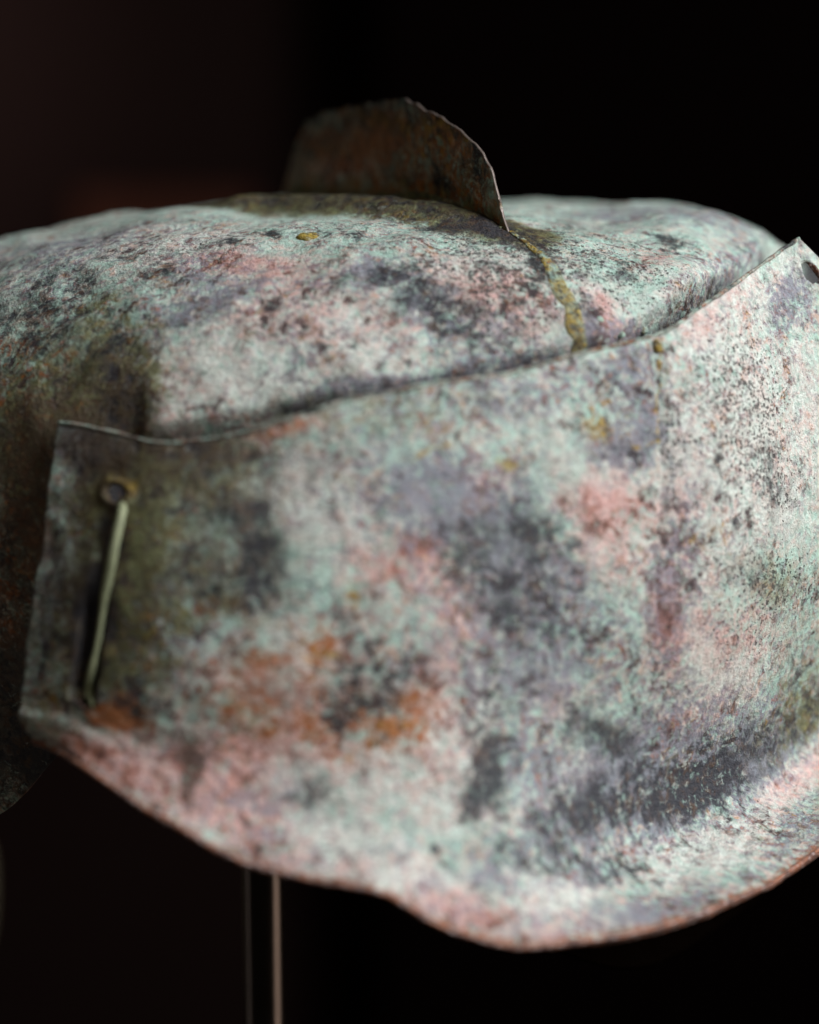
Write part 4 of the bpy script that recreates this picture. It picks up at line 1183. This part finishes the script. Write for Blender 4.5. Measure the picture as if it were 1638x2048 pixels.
# ---- wire threaded through the two left holes
wire_px = [(247, 1002, .0060), (246, 1006, .0030), (245, 1014, -.0006), (240, 1042, -.0028), (226, 1105, -.0038), (213, 1180, -.0042), (203, 1245, -.0044), (192, 1310, -.0042), (181, 1355, -.0034), (180, 1388, -.0018), (188, 1408, .0012), (194, 1418, .0045)]
W_ = []
for px, py, dz in wire_px:
    k = nearest(px, py, prj_plate)
    W_.append(at(px, py, np.array(prj_plate[2][k] + dz)))
W_ = spline(np.arange(len(W_)), np.array(W_), np.linspace(0, len(W_) - 1, 90))
q = np.linspace(0, 1, 90)
tube('wire', W_ - off, 0.00104 * (1 + 0.35 * fnoise(q * 13, q * 0, 95, 4)), M_wire, helmet, 14)

# ---- inner collar, coloured near black for the shadow it hangs in; its lower edge hangs below the brim at the right
cp = np.array([[(960, 1430, .524), (960, 1800, .520), (970, 1840, .516)], [(1120, 1430, .536), (1130, 1840, .530), (1150, 1912, .522)], [(1290, 1430, .546), (1290, 1850, .540), (1290, 1932, .534)],
               [(1440, 1420, .556), (1430, 1790, .552), (1425, 1862, .548)], [(1600, 1400, .566), (1580, 1700, .564), (1560, 1760, .562)]], float)
cc = at(cp[..., 0], cp[..., 1], cp[..., 2])
gu = np.linspace(0, 1, 60); gv = np.linspace(0, 1, 16)
A_ = spline([0, .25, .5, .75, 1], cc, gu); Gc = spline([0, .6, 1], A_.transpose(1, 0, 2), gv).transpose(1, 0, 2)
col = link('inner_collar', grid_mesh('inner_collar', Gc - off), [M_under, M_edge], helmet)
so = col.modifiers.new('thickness', 'SOLIDIFY'); so.thickness = 0.0014; so.offset = 0; so.material_offset_rim = 0

# ------------------------------------------------------------------ stand, background
M_rod = simple('dark_polished_metal', (0.12, 0.10, 0.09), 0.28, 0.9, 30, 0.2)
rp = at(527, 1850, np.array(0.545))
pts = [(rp[0], rp[1], z) for z in (0.78, 0.95, 1.10, 1.22, 1.318)]
bpy.context.view_layer.update()
rod = tube('mount_rod', np.array(pts), 0.0053, M_rod, None, 40)
rod['label'] = 'slim dark polished metal rod that holds the helmet up from below'
rod['category'] = 'display stand'

# room behind the helmet, far out of focus
M_wall = simple('dark_brown_plaster', (0.021, 0.0118, 0.0104), 0.9, 0, 3, 0.25, 0.0)
M_black = simple('black_cloth', (0.004, 0.0022, 0.0020), 0.95, 0, 6, 0.3, 0.0)
M_wood = simple('red_brown_wood', (0.092, 0.027, 0.014), 0.6, 0, 8, 0.4, 0.1)


def box(name, x0, x1, y0, y1, z0, z1, mat, parent=None, bev=0.0):
    bm = bmesh.new()
    bmesh.ops.create_cube(bm, size=1)
    for v_ in bm.verts:
        v_.co = ((x0 + x1) / 2 + v_.co.x * (x1 - x0), (y0 + y1) / 2 + v_.co.y * (y1 - y0), (z0 + z1) / 2 + v_.co.z * (z1 - z0))
    if bev:
        bmesh.ops.bevel(bm, geom=bm.edges[:], offset=bev, segments=3, affect='EDGES')
    me = bpy.data.meshes.new(name); bm.to_mesh(me); bm.free()
    return link(name, me, mat, parent, smooth=False)


w = box('wall', -3.0, 3.0, 2.2, 2.3, -1.2, 3.2, M_wall); w['kind'] = 'structure'
b = box('partition', -0.03, 2.6, 1.9, 1.95, -1.2, 3.2, M_black); b['kind'] = 'structure'

pn = box('wood_panel', -0.43, -0.20, 2.155, 2.195, 0.95, 1.297, M_wood, None, 0.006)
pn['label'] = 'dim red-brown panel blurred on the dark wall behind the helmet'
pn['category'] = 'panel'
pl = box('plinth', -0.40, -0.232, 0.30, 0.50, -1.2, 0.938, M_black); pl['kind'] = 'structure'
M_clay = simple('pale_clay', (0.13, 0.11, 0.06), 0.9, 0, 40, 0.3)
a = np.linspace(0, 2 * np.pi, 48, endpoint=False)
jp = np.array([(0.030, 0.945), (0.046, 0.95), (0.070, 0.975), (0.080, 1.012), (0.074, 1.048), (0.050, 1.072), (0.034, 1.082), (0.040, 1.096), (0.034, 1.094), (0.028, 1.080)])
jp = spline(np.arange(len(jp)), jp, np.linspace(0, len(jp) - 1, 60))
J = np.stack([-0.2752 + jp[None, :, 0] * np.cos(a)[:, None], 0.40 + jp[None, :, 0] * np.sin(a)[:, None], np.repeat(jp[None, :, 1] - 0.006, 48, 0)], -1)
jar = link('clay_jar', grid_mesh('clay_jar', J, wrap=True, flip=True), M_clay)
jar['label'] = 'pale rounded vessel just peeking in, blurred, at the lower left border'
jar['category'] = 'vessel'
